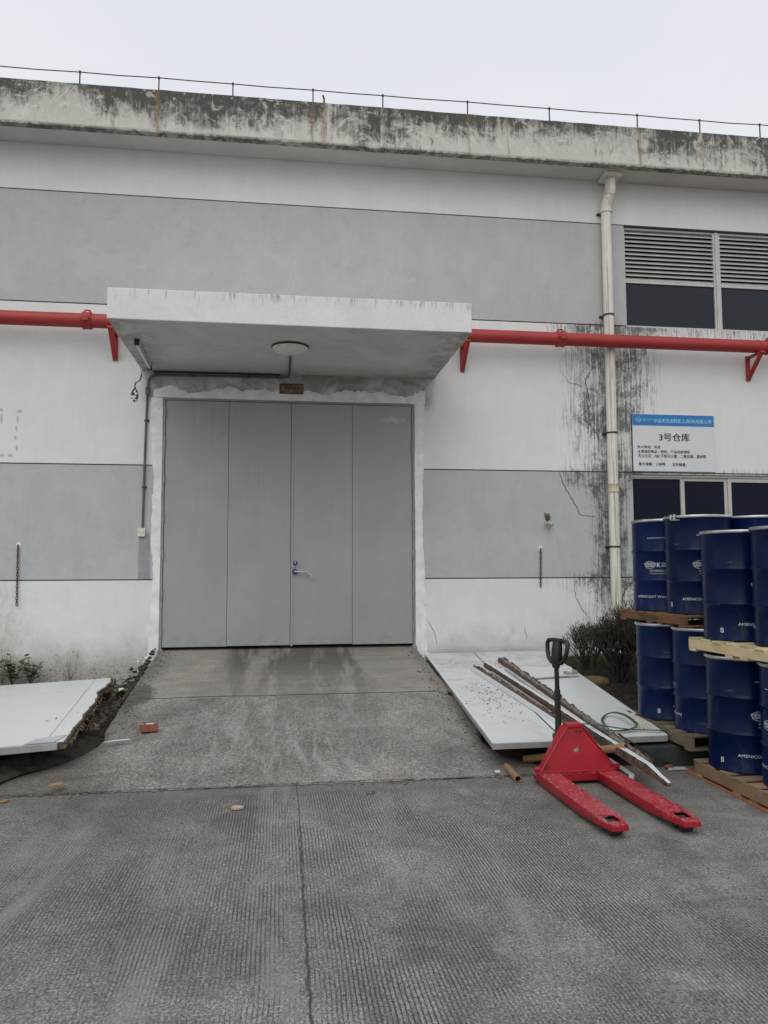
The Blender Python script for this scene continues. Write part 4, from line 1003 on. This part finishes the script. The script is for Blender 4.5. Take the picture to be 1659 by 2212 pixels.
# left sheet, its right edge torn open
LT_BR = onZ(252, 1464, .30); LT_FR = onZ(152, 1601, .275); LT_B0 = onZ(0, 1481, .285); LT_F0 = onZ(0, 1615, .268)
LB = LT_BR+(LT_B0-LT_BR)*2.1; LF = LT_FR+(LT_F0-LT_FR)*4.2
LT = [LB, LT_BR, LT_FR, LF]
lp = thing('sandwich_panel', 'clean white panel left of the ramp with a torn ragged right edge', 'panel', tuple(quad(LT, .6, .5)))
T = Vector(lp.location); CL = [p-T for p in LT]
n = 70; rr = random.Random(9)
def jedge(v, s): return 1-.012+.013*mnoise.noise(Vector((v*5, s, 0)))+.010*mnoise.noise(Vector((v*17, s, 1)))+.005*mnoise.noise(Vector((v*50, s, 2)))-.009*math.exp(-((v-.30)/.07)**2)
def skin(u0, v0, v1, h0, h1, name, mat, off=0.0, right=None):
    A = [(u0, v0+(v1-v0)*i/n) for i in range(n+1)]; B = [((jedge(v, 1)-off) if right is None else right, v) for _, v in A]
    m = MB(); m.band(A, B, lambda p, s: tuple(quad(CL, p[0], p[1], (h0, h1)[s]))); return m.build(name, mat, lp)
skin(0, .0, 1.0, -.052, -.004, 'torn_core', FOAM, .004)
RU = .912
skin(0, .0, .245, -.0035, .0, 'skin', SHEETCLEAN, right=RU-.003); skin(0, .252, .995, -.0035, .0015, 'skin', SHEETCLEAN, right=RU-.003)
skin(RU, .0, .995, -.0035, .0025, 'skin_strip', SHEETCLEAN, .012)
slab(CL, 0, .955, .997, 1.004, -.054, -.001).build('front_trim', TRIM, lp, bevel=.002)
m = MB(); m.prism([(.84, .999), (.865, .955), (.972, .94), (.945, 1.002)], lambda a, b: tuple(quad(CL, a, b, .003)), lambda a, b: tuple(quad(CL, a, b, .007+.02*(a-.8)))); m.build('torn_flap', simple('dull_skin', (.45, .46, .49), .4, var=.15, dirt=((.06, .05, .045), .60)), lp)
m = MB()
for i in range(110):   # shreds hanging from the torn edge
    v = rr.random(); p = quad(CL, jedge(v, 1)+.004, v, -.028); L_ = rr.uniform(.01, .035); a = rr.uniform(-.8, .8)
    q = p+Vector((L_*cos(a)*.7, L_*sin(a), rr.uniform(-.05, .02))); m.tube([tuple(p), tuple(p.lerp(q, .6)+Vector((0, 0, .006))), tuple(q)], .004, 4, rad=[.008, .006, .002])
m.build('shreds', simple('torn_paper', (.17, .12, .08), .95, var=.5, sc=18, dirt=((.06, .03, .02), .5)), lp)['kind'] = 'stuff'
m = MB()
for i in range(26):
    q = [quad(CL, .93+rr.uniform(-.01, .01), .04+i*.037, .0026), ]; p = q[0]; m.ico((p.x, p.y, p.z), .006, 1, (1, 1, .4))
m.build('rivet', TRIM, lp)['kind'] = 'stuff'
# prop under the front of the left sheet
pp = onZ(190, 1660, .0)
bk = thing('support_block', 'dark block propping up the front edge of the left white panel', 'block', (-2.15, -3.98, .17))
m = MB(); m.box(-.06, .06, -.05, .05, -.01, .045); m.build('block', KERBM, bk, bevel=.006)

# ------------------------------------------------------------------ pallet truck
JX, JY = 2.172, -4.53
pt_ = thing('pallet_truck', 'worn red hand pallet truck with a black handle, forks towards the viewer', 'pallet truck', (JX, JY, 0), rz=.012)
for sg in (-1, 1):
    xo, xi = sg*.300, sg*.148; x0, x1 = min(xo, xi), max(xo, xi); xc = (x0+x1)/2
    # top plate with roller window
    wx, wy0, wy1 = .042, -1.075, -.955
    out = [(x0, .0), (x1, .0), (x1, -1.02), (xc+.050, -1.140), (xc-.050, -1.140), (x0, -1.02)]
    m = MB()
    P = lambda a, b, z=.088: (a, b, z)
    for poly in ([(x0, 0.0), (x1, 0.0), (x1, wy1), (x0, wy1)], [(x0, wy1), (xc-wx, wy1), (xc-wx, wy0), (x0+.022, wy0-.0), (x0, -1.02)], [(xc+wx, wy1), (x1, wy1), (x1, -1.02), (x1-.022, wy0), (xc+wx, wy0)], [(x0+.022, wy0), (x1-.022, wy0), (xc+.050, -1.140), (xc-.050, -1.140)]):
        m.prism(poly, lambda a, b: (a, b, .080), lambda a, b: (a, b, .088))
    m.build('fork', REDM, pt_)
    sk = [(0, .080), (0, .022), (-.72, .022), (-.80, .030), (-.93, .040), (-1.02, .052), (-1.02, .080)]
    m = MB()
    for xs_ in (x0, x1):
        s2 = 1 if xs_ == x0 else -1
        m.prism(sk, lambda a, b: (xs_+.0006*s2, a, b), lambda a, b: (xs_+s2*.009, a, b))
        q = [(xs_+.0006*s2, -1.02), (xc-s2*.050, -1.1398)]
        m.prism(q+[(q[1][0]+s2*.008, q[1][1]), (q[0][0]+s2*.008, q[0][1])], lambda a, b: (a, b, .052), lambda a, b: (a, b, .0798))
    m.box(xc-.050, xc+.050, -1.1396, -1.131, .052, .0797)
    m.build('fork_side', REDM, pt_)
    m = MB(); m.tube([(xc-.034, -.985, .036), (xc+.034, -.985, .036)], .036, 20); m.build('load_roller', RUBBER, pt_, smooth=True)
    m = MB(); m.tube([(xc-.034, -1.055, .036), (xc+.034, -1.055, .036)], .034, 20); m.build('load_roller', RUBBER, pt_, smooth=True)
    m = MB(); m.box(xc-.042, xc-.035, -1.09, -.90, .03, .06); m.box(xc+.035, xc+.042, -1.09, -.90, .03, .06); m.tube([(x0-.004, -.90, .045), (x1+.004, -.90, .045)], .012, 8); m.build('roller_carrier', DARKIRON, pt_)
    m = MB(); m.tube([(sg*.285, .03, .115), (sg*.325, .03, .115)], .017, 12); m.build('pivot_pin', REDM, pt_, smooth=True)
m = MB(); m.box(-.1478, .1478, .001, .012, .026, .0879); m.build('cross_beam', REDM, pt_, bevel=.003)
plate = [(-.296, .089), (.296, .089), (.29, .115), (.050, .395), (-.06, .425), (-.30, .10)]
m = MB(); m.prism([(-.292, .0885), (.292, .0885), (.286, .11), (.052, .398), (-.062, .412), (-.292, .105)], lambda a, b: (a, .004+(b-.09)*.10, b), lambda a, b: (a, .014+(b-.09)*.10, b)); m.build('front_plate', REDM, pt_, bevel=.003)
m = MB(); m.box(-.262, .262, -.006, .003, .089, .102); m.build('ridge', REDM, pt_, bevel=.003)
# side wing folding back, rib along it
def tri(name, P4, th):
    a, b, c, d = [Vector(p) for p in P4]; nn = (b-a).cross(d-a).normalized()*th
    m = MB(); m.add([tuple(q) for q in (a, b, c, d)]+[tuple(q+nn) for q in (a, b, c, d)], [(0, 1, 2, 3), (4, 7, 6, 5), (0, 4, 5, 1), (1, 5, 6, 2), (2, 6, 7, 3), (3, 7, 4, 0)]); return m.build(name, REDM, pt_)
tri('side_wing', [(-.293, .006, .0895), (-.300, .13, .03), (-.085, .13, .405), (-.063, .036, .413)], .007)
tri('side_wing', [(.293, .006, .0895), (.300, .13, .03), (.075, .13, .392), (.053, .034, .399)], -.007)
m = MB(); m.tube([(-.290, .001, .098), (-.063, .033, .418)], .007, 6); m.tube([(.287, .001, .106), (.052, .031, .402)], .006, 6); m.build('welded_edge', REDM, pt_)
m = MB(); m.box(-.300, .300, .012, .13, .022, .06); m.build('rear_beam', REDM, pt_, bevel=.004)
m = MB(); m.box(-.075, .048, .025, .115, .398, .430); m.build('head_block', REDM, pt_, bevel=.008, seg=2)
m = MB(); m.tube([(-.09, .155, .05), (-.09, .155, .30)], .036, 16); m.tube([(-.09, .155, .30), (-.09, .155, .335)], .044, 16); m.tube([(-.09, .155, .335), (-.09, .155, .37)], .026, 16); m.build('pump', BLACKPL, pt_, smooth=True)
m = MB(); m.tube([(-.125, .135, .275), (-.055, .135, .275)], .012, 10); m.lathe([(.037, -.006), (.041, 0), (.037, .006)], 16, (-.09, .155, .255)); m.build('chrome_fitting', STEEL, pt_, smooth=True)
m = MB(); m.tube([(-.10, .15, .33), (-.05, .12, .36), (-.02, .10, .345)], .022, 10); m.build('yoke', BLACKPL, pt_, smooth=True)
for sx in (-.135, -.045):
    m = MB(); m.tube([(sx-.022, .17, .085), (sx+.022, .17, .085)], .083, 28); m.build('steer_wheel', RUBBER, pt_, smooth=True)
m = MB(); m.tube([(-.09, .155, .34), (-.092, .157, .66), (-.092, .157, .664), (-.094, .16, .86)], .02, 16, rad=[.0235, .0225, .0175, .0175]); m.build('mast', BLACKPL, pt_, smooth=True)
HR = Matrix.Translation((-.094, .16, .86)) @ Matrix.Rotation(radians(-71), 4, 'Z') @ Matrix.Rotation(radians(-6), 4, 'X') @ Matrix.Scale(.80, 4)
def H_(pts): return [tuple(HR @ Vector(p)) for p in pts]
loop = [(0, 0, -.005), (-.07, 0, .0), (-.115, 0, .04), (-.135, 0, .10), (-.145, 0, .17), (-.13, 0, .20), (-.06, 0, .208), (0, 0, .205), (.06, 0, .208), (.13, 0, .20), (.145, 0, .17), (.135, 0, .10), (.115, 0, .04), (.07, 0, 0), (0, 0, -.005)]
m = MB(); m.tube(H_(loop), .0165, 12, flat=1.0); m.build('grip_loop', BLACKPL, pt_, smooth=True)
m = MB(); m.tube(H_([(0, 0, -.05), (0, 0, .03), (0, 0, .12), (0, -.004, .20)]), .024, 14, rad=[.026, .042, .040, .034]); m.tube(H_([(0, -.03, .06), (.0, -.045, .12), (.012, -.035, .19)]), .011, 8); m.build('control_stem', BLACKPL, pt_, smooth=True)
m = MB(); c = (0, .0, .26); q = [(-.03, .243), (-.01, .225), (.012, .236), (.004, .262), (.02, .285), (.006, .262), (-.012, .255)]
m.prism([(a-.004, b) for a, b in q], lambda a, b: (a, .0035+(b-.09)*.10-.0025, b), lambda a, b: (a, .0035+(b-.09)*.10-.0005, b)); m.build('chipped_paint', simple('chip', (.30, .26, .27), .6), pt_)
for bx, bz in ((-.25, .125), (.25, .125), (-.235, .14), (0.0, .375), (.03, .375)):
    m = MB(); m.lathe([(0, -.008), (.008, -.007), (.009, .0)][::-1], 6, (bx, .004+(bz-.09)*.10, bz), 'y'); m.build('bolt', DARKIRON, pt_)
m = MB(); m.tube([(-.09, .12, .20), (-.14, .04, .30)], .008, 8); m.tube([(-.05, .16, .12), (.02, .10, .06), (.02, .02, .055)], .010, 8); m.build('linkage', DARKIRON, pt_)
m = MB(); m.tube([(-.26, .15, .07), (.26, .15, .07)], .014, 10); m.build('axle', DARKIRON, pt_)
m = MB(); m.box(-.118, -.066, .13, .18, .60, .625); m.build('hose_clip', BLACKPL, pt_)

# ------------------------------------------------------------------ loose objects
def tubeobj(label, P, Q, r, inn=.78, g=None):
    P, Q = Vector(P), Vector(Q); t = thing('cardboard_tube', label, 'tube', tuple(P), group=g); D = Q-P; d = D.normalized()
    m = MB(); m.tube([(0, 0, 0), tuple(D)], r, 24, cap=False)
    o = m.build('outer_wall', CARD, t, smooth=True)
    m = MB(); m.tube([tuple(d*.0), tuple(D)], r*inn, 20, cap=False); m.build('inner_wall', CARDIN, t, smooth=True)
    m = MB(); s = d.orthogonal().normalized(); u = d.cross(s)
    for c0_ in (Vector((0, 0, 0)), D):
        k = 24; v = [tuple(c0_+(s*cos(2*pi*i/k)+u*sin(2*pi*i/k))*q*r) for q in (1, inn) for i in range(k)]
        m.add(v, [(i, (i+1) % k, k+(i+1) % k, k+i) for i in range(k)])
    m.build('cut_end', CARD, t); return t
tubeobj('long brown cardboard tube lying behind the red pallet truck', onZ(1134, 1640, .030), onZ(1353, 1614, .262), .030)
tubeobj('short rusty brown tube on the concrete left of the red pallet truck', onZ(1094, 1655, .030), onZ(1119, 1683, .028), .026)
# green strap
def z3b(x, y, off=0): return ((1560+x*.40989)*.6858, (1950+y*.40989)*.6858)
gs = thing('green_strap', 'loose green plastic strap looped over the panel and down the kerb', 'strap', (0, 0, 0))
def strap(pts, wd=.011):
    m = MB(); P = []
    for i in range(len(pts)-1):
        a, b = pts[i], pts[i+1]; p0 = pts[i-1] if i else a; p3 = pts[i+2] if i+2 < len(pts) else b
        for k in range(6):
            t = k/6; P.append(.5*((2*a)+(b-p0)*t+(2*p0-5*a+4*b-p3)*t*t+(3*a-p0-3*b+p3)*t**3))
    P.append(pts[-1]); P = [Vector(p) for p in P]; m.tube(P, wd, 6, flat=.35); m.build('band', STRAP, gs)
on = lambda x, y, h: onP(RT, *z3b(x, y), h)
strap([on(655, 803, .10), on(760, 812, .10), on(870, 826, .09), on(980, 842, .05), on(1090, 850, .03), on(1200, 853, .03), on(1290, 857, .03)])
strap([on(1290, 857, .03), onZ(*z3b(1370, 880), .20), onZ(*z3b(1440, 940), .16), onZ(*z3b(1500, 1015), .08), onZ(*z3b(1515, 1065), .02), onZ(*z3b(1480, 1093), .015), onZ(*z3b(1400, 1105), .012), onZ(*z3b(1300, 1093), .05), onZ(*z3b(1200, 1045), .12), on(1110, 985, .02), on(1000, 920, .03), on(945, 880, .08)])
strap([on(850, 822, .09), on(822, 775, .03), on(850, 735, .03), on(910, 718, .05), on(990, 735, .07), on(1060, 780, .07), on(1090, 815, .06), on(1050, 843, .03), on(970, 858, .03), on(890, 856, .03), on(850, 822, .09)])
# glove
g0 = on(1110, 775, .02); gl = thing('work_glove', 'cream cotton work glove lying on the long white panel near its right edge', 'glove', tuple(g0))
def gp(x, y, h): return tuple(on(x, y, h)-g0)
m = MB(); m.tube([gp(1070, 752, .02), gp(1090, 770, .025), gp(1108, 790, .025), gp(1120, 803, .02)], .04, 12, rad=[.032, .042, .055, .050], flat=.45)
for f_ in ([(1098, 795), (1096, 820), (1100, 842)], [(1115, 800), (1120, 828), (1128, 846)], [(1125, 796), (1145, 822), (1158, 842)], [(1130, 790), (1160, 812), (1182, 832)], [(1085, 780), (1078, 800), (1090, 818)]):
    m.tube([gp(a, b, .022) for a, b in f_], .013, 8, rad=[.019, .018, .014])
m.build('glove', COTTON, gl, smooth=True)
# log, brick, chips
lg = thing('log', 'short split log lying in the bed behind the long white panel', 'log', tuple(onZ(1284, 1474, .30)), rz=.05)
m = MB(); rr = random.Random(3); q = [(-.14, .0, .0), (-.05, .005, .005), (.06, 0, 0), (.15, .01, -.01)]; m.tube(q, .07, 12, rad=[.062, .072, .070, .055]); m.build('wood', LOGM, lg)
br = thing('brick', 'single red brown brick standing on the left side of the ramp', 'brick', (-1.10, -3.02, prof(-3.02)+.002), rz=.35)
m = MB(); m.box(-.068, .068, -.05, .05, 0, .062); o = m.build('block', BRICK, br, bevel=.006, seg=2); br.rotation_euler = (radians(-7), 0, .3)
m = MB(); m.box(-.02, .035, -.02, .02, .0625, .068); m.build('mortar', PLASTER, br)
def flatpiece(name, label, cat, px_, py_, z, poly, th, mat, rz=0):
    p = onZ(px_, py_, z); t = MB(); t.prism(poly, lambda a, b: (a, b, 0), lambda a, b: (a, b, th)); o = t.build(name, mat, bevel=.001); o.location = (p.x, p.y, z); o.rotation_euler = (0, 0, rz); return tag(o, label, cat)
flatpiece('wood_chip', 'flat tan wood chip on the concrete in front of the left white panel', 'wood chip', 120, 1697, .05, [(-.06, -.03), (.045, -.025), (.06, .03), (-.035, .028)], .012, DIRTYPINE, .5)
flatpiece('wood_chip', 'thin brown wood chip leaning beside the red brown brick', 'wood chip', 303, 1578, prof(-3.1)+.01, [(-.05, -.02), (.05, -.015), (.04, .02), (-.04, .012)], .008, DIRTYPINE, .1)
flatpiece('paper_scrap', 'long white sliver of sheet on the concrete right of the left panel', 'scrap', 253, 1600, .17, [(-.11, -.02), (.10, .0), (.09, .02), (-.02, .015)], .004, SHEETCLEAN, .30)
flatpiece('paper_scrap', 'white and red crumpled scrap on the road near the centre joint', 'scrap', 511, 1747, .005, [(-.04, -.01), (.0, -.03), (.045, -.015), (.02, .02), (-.02, .03)], .014, simple('pink_scrap', (.50, .36, .32), .6, var=.4, sc=40), .4)
flatpiece('wood_chip', 'thin dark stick lying on the foot of the ramp right of the centre', 'wood chip', 853, 1684, .03, [(-.07, -.008), (.07, -.01), (.065, .01), (-.07, .008)], .008, DIRTYPINE, -.05)
flatpiece('stone', 'dark shiny pebble on the road just below the ramp foot', 'stone', 799, 1713, .004, [(-.03, -.02), (.01, -.03), (.035, 0), (.02, .025), (-.02, .022)], .02, STONE, 0)
flatpiece('paper_scrap', 'small white scrap on the ramp left of the short rusty tube', 'scrap', 1073, 1668, .03, [(-.02, -.02), (.02, -.018), (.03, .01), (-.01, .02)], .012, SHEETCLEAN, 0)
flatpiece('paper_scrap', 'crumpled white paper by the kerb in front of the drums', 'scrap', 1462, 1662, .006, [(-.09, -.02), (.08, -.03), (.07, .03), (-.05, .035)], .010, simple('grey_paper', (.34, .35, .36), .7, var=.3, sc=30), .1)
flatpiece('leaf', 'yellow dry leaf on the concrete at the far left', 'leaf', 9, 1732, .006, [(-.03, -.01), (.0, -.02), (.035, .0), (.0, .022)], .008, simple('yellow_leaf', (.30, .19, .04), .8), .6)
m = MB(); rr = random.Random(12)
for i in range(520):
    k = rr.random()
    if k < .3: x, y = rr.uniform(-2.4, 2.6), -4.26+rr.gauss(0, .04); z = .004
    elif k < .62: x, y = -1.45+abs(rr.gauss(0, .10)), rr.uniform(-3.2, -.1); z = rz_(x, y)
    elif k < .8: x, y = 1.70-abs(rr.gauss(0, .06)), rr.uniform(-3.9, -.2); z = rz_(x, y)
    else: x, y = rr.uniform(-2.5, 2.8), rr.uniform(-7, -.3); z = rz_(x, y) if y > -4.2 and -1.4 < x < 1.7 else .002
    s_ = rr.uniform(.003, .009) if k > .8 else rr.uniform(.003, .013); m.ico((x, y, z+s_*.3), s_, 1, (1, rr.uniform(.5, 1), .6), .25, i)
tag(m.build('grit', STONE), 'scattered grit and pebbles along the edges of the ramp and on the road', 'grit', kind='stuff')

# rubble between the ramp and the left sheet, and at the door corners
m = MB(); rr = random.Random(21)
for i in range(260):
    t_ = rr.random(); y = -.05-3.0*t_; x = -1.50-abs(rr.gauss(0, .13)); z = .16+.18*max(0, 1+y)+.05
    z = max(z, .12)+(.22*math.exp(-((x+1.5)/.10)**2)*(1-t_)); s_ = rr.uniform(.008, .032); m.ico((x, y, z), s_, 1, (1, 1, .7), .3, i)
tag(m.build('rubble', SOIL), 'dark earth and rubble along the left edge of the ramp', 'rubble', kind='stuff')
m = MB()
for i in range(60):
    sx = rr.choice((-1, 1)); x = (-1.56 if sx < 0 else 1.86)+rr.gauss(0, .05); y = -.04-abs(rr.gauss(0, .05)); z = .40+rr.uniform(0, .09); s_ = rr.uniform(.008, .028)
    m.ico((x, y, z), s_, 1, (1, 1, .8), .35, i)
tag(m.build('plaster_rubble', PLASTER), 'broken plaster crumbs at the foot of the door surround', 'rubble', kind='stuff')
sp = onZ(262, 1490, .28); m = MB(); m.ico((0, 0, 0), .035, 1, (1, .8, .8), .3); o = m.build('plaster_lump', PLASTER); o.location = sp; tag(o, 'white lump in the dark rubble between the ramp and the left panel', 'lump')
ft = onZ(203, 1568, .2); m = MB(); m.ico((0, 0, 0), .045, 2, (1.3, 1, .7), .15); o = m.build('yellow_foam', simple('yellow_foam', (.20, .14, .05), .95, var=.4, sc=20)); o.location = ft; tag(o, 'yellowish foam lump at the torn edge of the left panel', 'foam')
ft = onZ(1378, 1659, .0); ft = onZ(1483-38, 1656, .02); m = MB(); m.ico((0, 0, 0), .03, 2, (1.3, .8, .6), .15); o = m.build('clay_lump', simple('clay_lump', (.16, .06, .04), .9)); o.location = ft; tag(o, 'small reddish lump at the foot of the kerb near the drums', 'lump')

# ------------------------------------------------------------------ plants
def shrub(label, base, rad, hgt, stems, seed, g):
    rr = random.Random(seed); t = thing('shrub', label, 'shrub', base, group=g); m = MB(); lf = MB(); lf2 = MB(); tips = []
    def grow(p, d, L, r, dep):
        pts = [Vector(p)]; q = Vector(p); dd = Vector(d)
        for i in range(3):
            dd = (dd+Vector((rr.uniform(-.22, .22), rr.uniform(-.22, .22), rr.uniform(-.02, .16)))).normalized(); q = q+dd*L/3; pts.append(q.copy())
        m.tube([tuple(a) for a in pts], r, 5, rad=[r, r*.9, r*.8, r*.7])
        if dep == 0 or q.z > hgt*rr.uniform(.85, 1.05): tips.append(q); return
        for k in range(rr.choice((2, 2, 3))):
            a = rr.uniform(0, 6.28); sp_ = rr.uniform(.30, .85)
            nd = (dd+Vector((cos(a), sin(a), .15))*sp_).normalized(); grow(q, nd, L*rr.uniform(.6, .85), r*.72, dep-1)
    for i in range(stems):
        a = 6.28*i/stems+rr.uniform(-.3, .3); e = rr.uniform(.15, .95); grow((rr.uniform(-.07, .07), rr.uniform(-.07, .07), 0), Vector((cos(a)*e*rad/hgt*1.3, sin(a)*e*rad/hgt*1.1, 1)).normalized(), hgt*.34, .0100, 4)
    for q in tips:
        for k in range(rr.choice((0, 1, 2, 3))):
            c = q+Vector((rr.uniform(-.02, .02), rr.uniform(-.02, .02), rr.uniform(-.05, .015))); a = rr.uniform(0, 6.28); e = rr.uniform(-.4, 1.0)
            d = Vector((cos(a)*cos(e), sin(a)*cos(e), sin(e)))*rr.uniform(.015, .034); s = d.cross(Vector((0, 0, 1))).normalized()*.007
            (lf if rr.random() < .5 else lf2).add([tuple(c), tuple(c+d*.5+s), tuple(c+d), tuple(c+d*.5-s)], [(0, 1, 2, 3)])
    m.build('branches', TWIG, t); o = lf.build('leaves', LEAF, t); o = lf2.build('leaves', LEAFD, t)
    return t
sb_ = onZ(1335, 1482, .33)
GS = 'bare shrubs between the wall and the drums'
shrub('bare twiggy shrub with few green leaves in front of the downpipe', (3.98, -2.05, .20), .58, 1.02, 58, 4, GS)
shrub('lower bare shrub left of the downpipe behind the log', (3.72, -1.05, .30), .34, .58, 18, 6, GS)
shrub('sparse shrub close to the lower window and the drums', (4.62, -1.35, .28), .36, .85, 20, 8, GS)
shrub('bare shrub in the middle of the bed between the log and the downpipe', (3.84, -1.62, .23), .50, .80, 40, 14, GS)
shrub('low dense shrub against the rear drums in the dark bed', (4.02, -2.45, .18), .42, .62, 34, 17, GS)
# litter of dead twigs on the soil
m = MB(); rr = random.Random(31)
for i in range(1500):
    x, y = rr.uniform(3.0, 5.4), rr.uniform(-3.9, -.3)
    if i > 1380: x, y = rr.uniform(-1.95, -1.5), rr.uniform(-3.0, -.1)
    z = (soil_h(x, y) if x > 0 else .24)+rr.uniform(.0, .03); a = rr.uniform(0, 6.28); L_ = rr.uniform(.02, .12)
    m.tube([(x, y, z), (x+cos(a)*L_*.5, y+sin(a)*L_*.5, z+rr.uniform(0, .02)), (x+cos(a)*L_, y+sin(a)*L_, z+rr.uniform(-.01, .02))], rr.uniform(.0015, .005), 4, cap=False)
tag(m.build('twig_litter', simple('dead_leaves', (.040, .030, .021), .95, var=.5, sc=15)), 'dead twigs and leaf litter covering the dark bed under the shrubs', 'litter', kind='stuff')
m = MB()
for i in range(700):
    x, y = rr.uniform(2.9, 5.2), rr.uniform(-3.9, -.3); z = soil_h(x, y)+.008; a = rr.uniform(0, 6.28); s_ = rr.uniform(.008, .022)
    m.add([(x, y, z), (x+cos(a)*s_, y+sin(a)*s_, z+rr.uniform(0, .015)), (x+cos(a+1.2)*s_*1.5, y+sin(a+1.2)*s_*1.5, z+rr.uniform(0, .012)), (x+cos(a+2.2)*s_, y+sin(a+2.2)*s_, z)], [(0, 1, 2, 3)])
tag(m.build('leaf_litter', simple('brown_leaves', (.06, .044, .030), .95, var=.6, sc=9)), 'brown fallen leaves over the bed between the panels and the drums', 'litter', kind='stuff')
m = MB(); rr = random.Random(41)
for i in range(9000):
    x = rr.uniform(3.2, 5.6); y = rr.uniform(-1.25, -.04)
    if hn(x, y, 2.2, 9) < -.18-.25*(y > -.8) or y < -.55-1.0*(4.3-x)*.5-.25: continue
    z = soil_h(x, y)-.005; a = rr.uniform(0, 6.28); L_ = rr.uniform(.02, .065); b = rr.uniform(.1, .6); w_ = .0035
    m.add([(x-w_*sin(a), y+w_*cos(a), z), (x+w_*sin(a), y-w_*cos(a), z), (x+cos(a)*L_*b, y+sin(a)*L_*b, z+L_)], [(0, 1, 2)])
tag(m.build('grass', GRASSM), 'short green grass at the wall behind the right panels', 'grass', kind='stuff')
def weed(label, x, y, z, h, nst, seed, leaf, g):
    rr = random.Random(seed); t = thing('weed', label, 'weed', (x, y, z), group=g); m = MB(); lf = MB()
    for i in range(nst):
        a = rr.uniform(0, 6.28); e = rr.uniform(.1, .6); H = h*rr.uniform(.6, 1.05); top = Vector((cos(a)*e*H, sin(a)*e*H*.6, H)); m.tube([(0, 0, 0), tuple(top*.5+Vector((0, 0, H*.1))), tuple(top)], .003 if leaf > 4 else .0014, 4)
        for k in range(leaf):
            f = rr.uniform(.3, 1.05); c = top*f; b = rr.uniform(0, 6.28); L_ = rr.uniform(.05, .10)*(1 if leaf > 4 else .5); d = Vector((cos(b), sin(b)*.8, rr.uniform(-.2, .5)))*L_; s = d.cross(Vector((0, 0, 1))).normalized()*L_*.32
            lf.add([tuple(c), tuple(c+d*.45+s), tuple(c+d), tuple(c+d*.45-s)], [(0, 1, 2, 3)])
    m.build('stems', LEAFD if leaf > 4 else DRY, t)
    if lf.v: lf.build('leaves', LEAF, t)
WG = 'weeds growing along the wall on the left'
weed('leafy green weed at the far left edge behind the white panel', -3.38, -.22, .20, .34, 9, 1, 11, WG)
weed('leafy green weed, middle one of the clump behind the left panel', -3.14, -.18, .20, .36, 10, 2, 11, WG)
weed('leafy green weed under the left chain, rightmost of the clump', -2.92, -.20, .20, .30, 9, 3, 11, WG)
weed('dry thin stalks against the wall right of the green weeds', -2.50, -.12, .16, .42, 14, 5, 1, WG)
weed('pale dry grass stalks leaning on the wall above the green weeds', -3.28, -.10, .2, .50, 12, 7, 0, WG)
weed('small green weed at the left edge of the right panel beside the ramp', 1.76, -2.15, .14, .17, 12, 8, 9, 'weeds at the ramp edge')
weed('dark green weed in the rubble at the torn edge of the left panel', -1.62, -1.6, .20, .12, 12, 9, 9, 'weeds at the ramp edge')
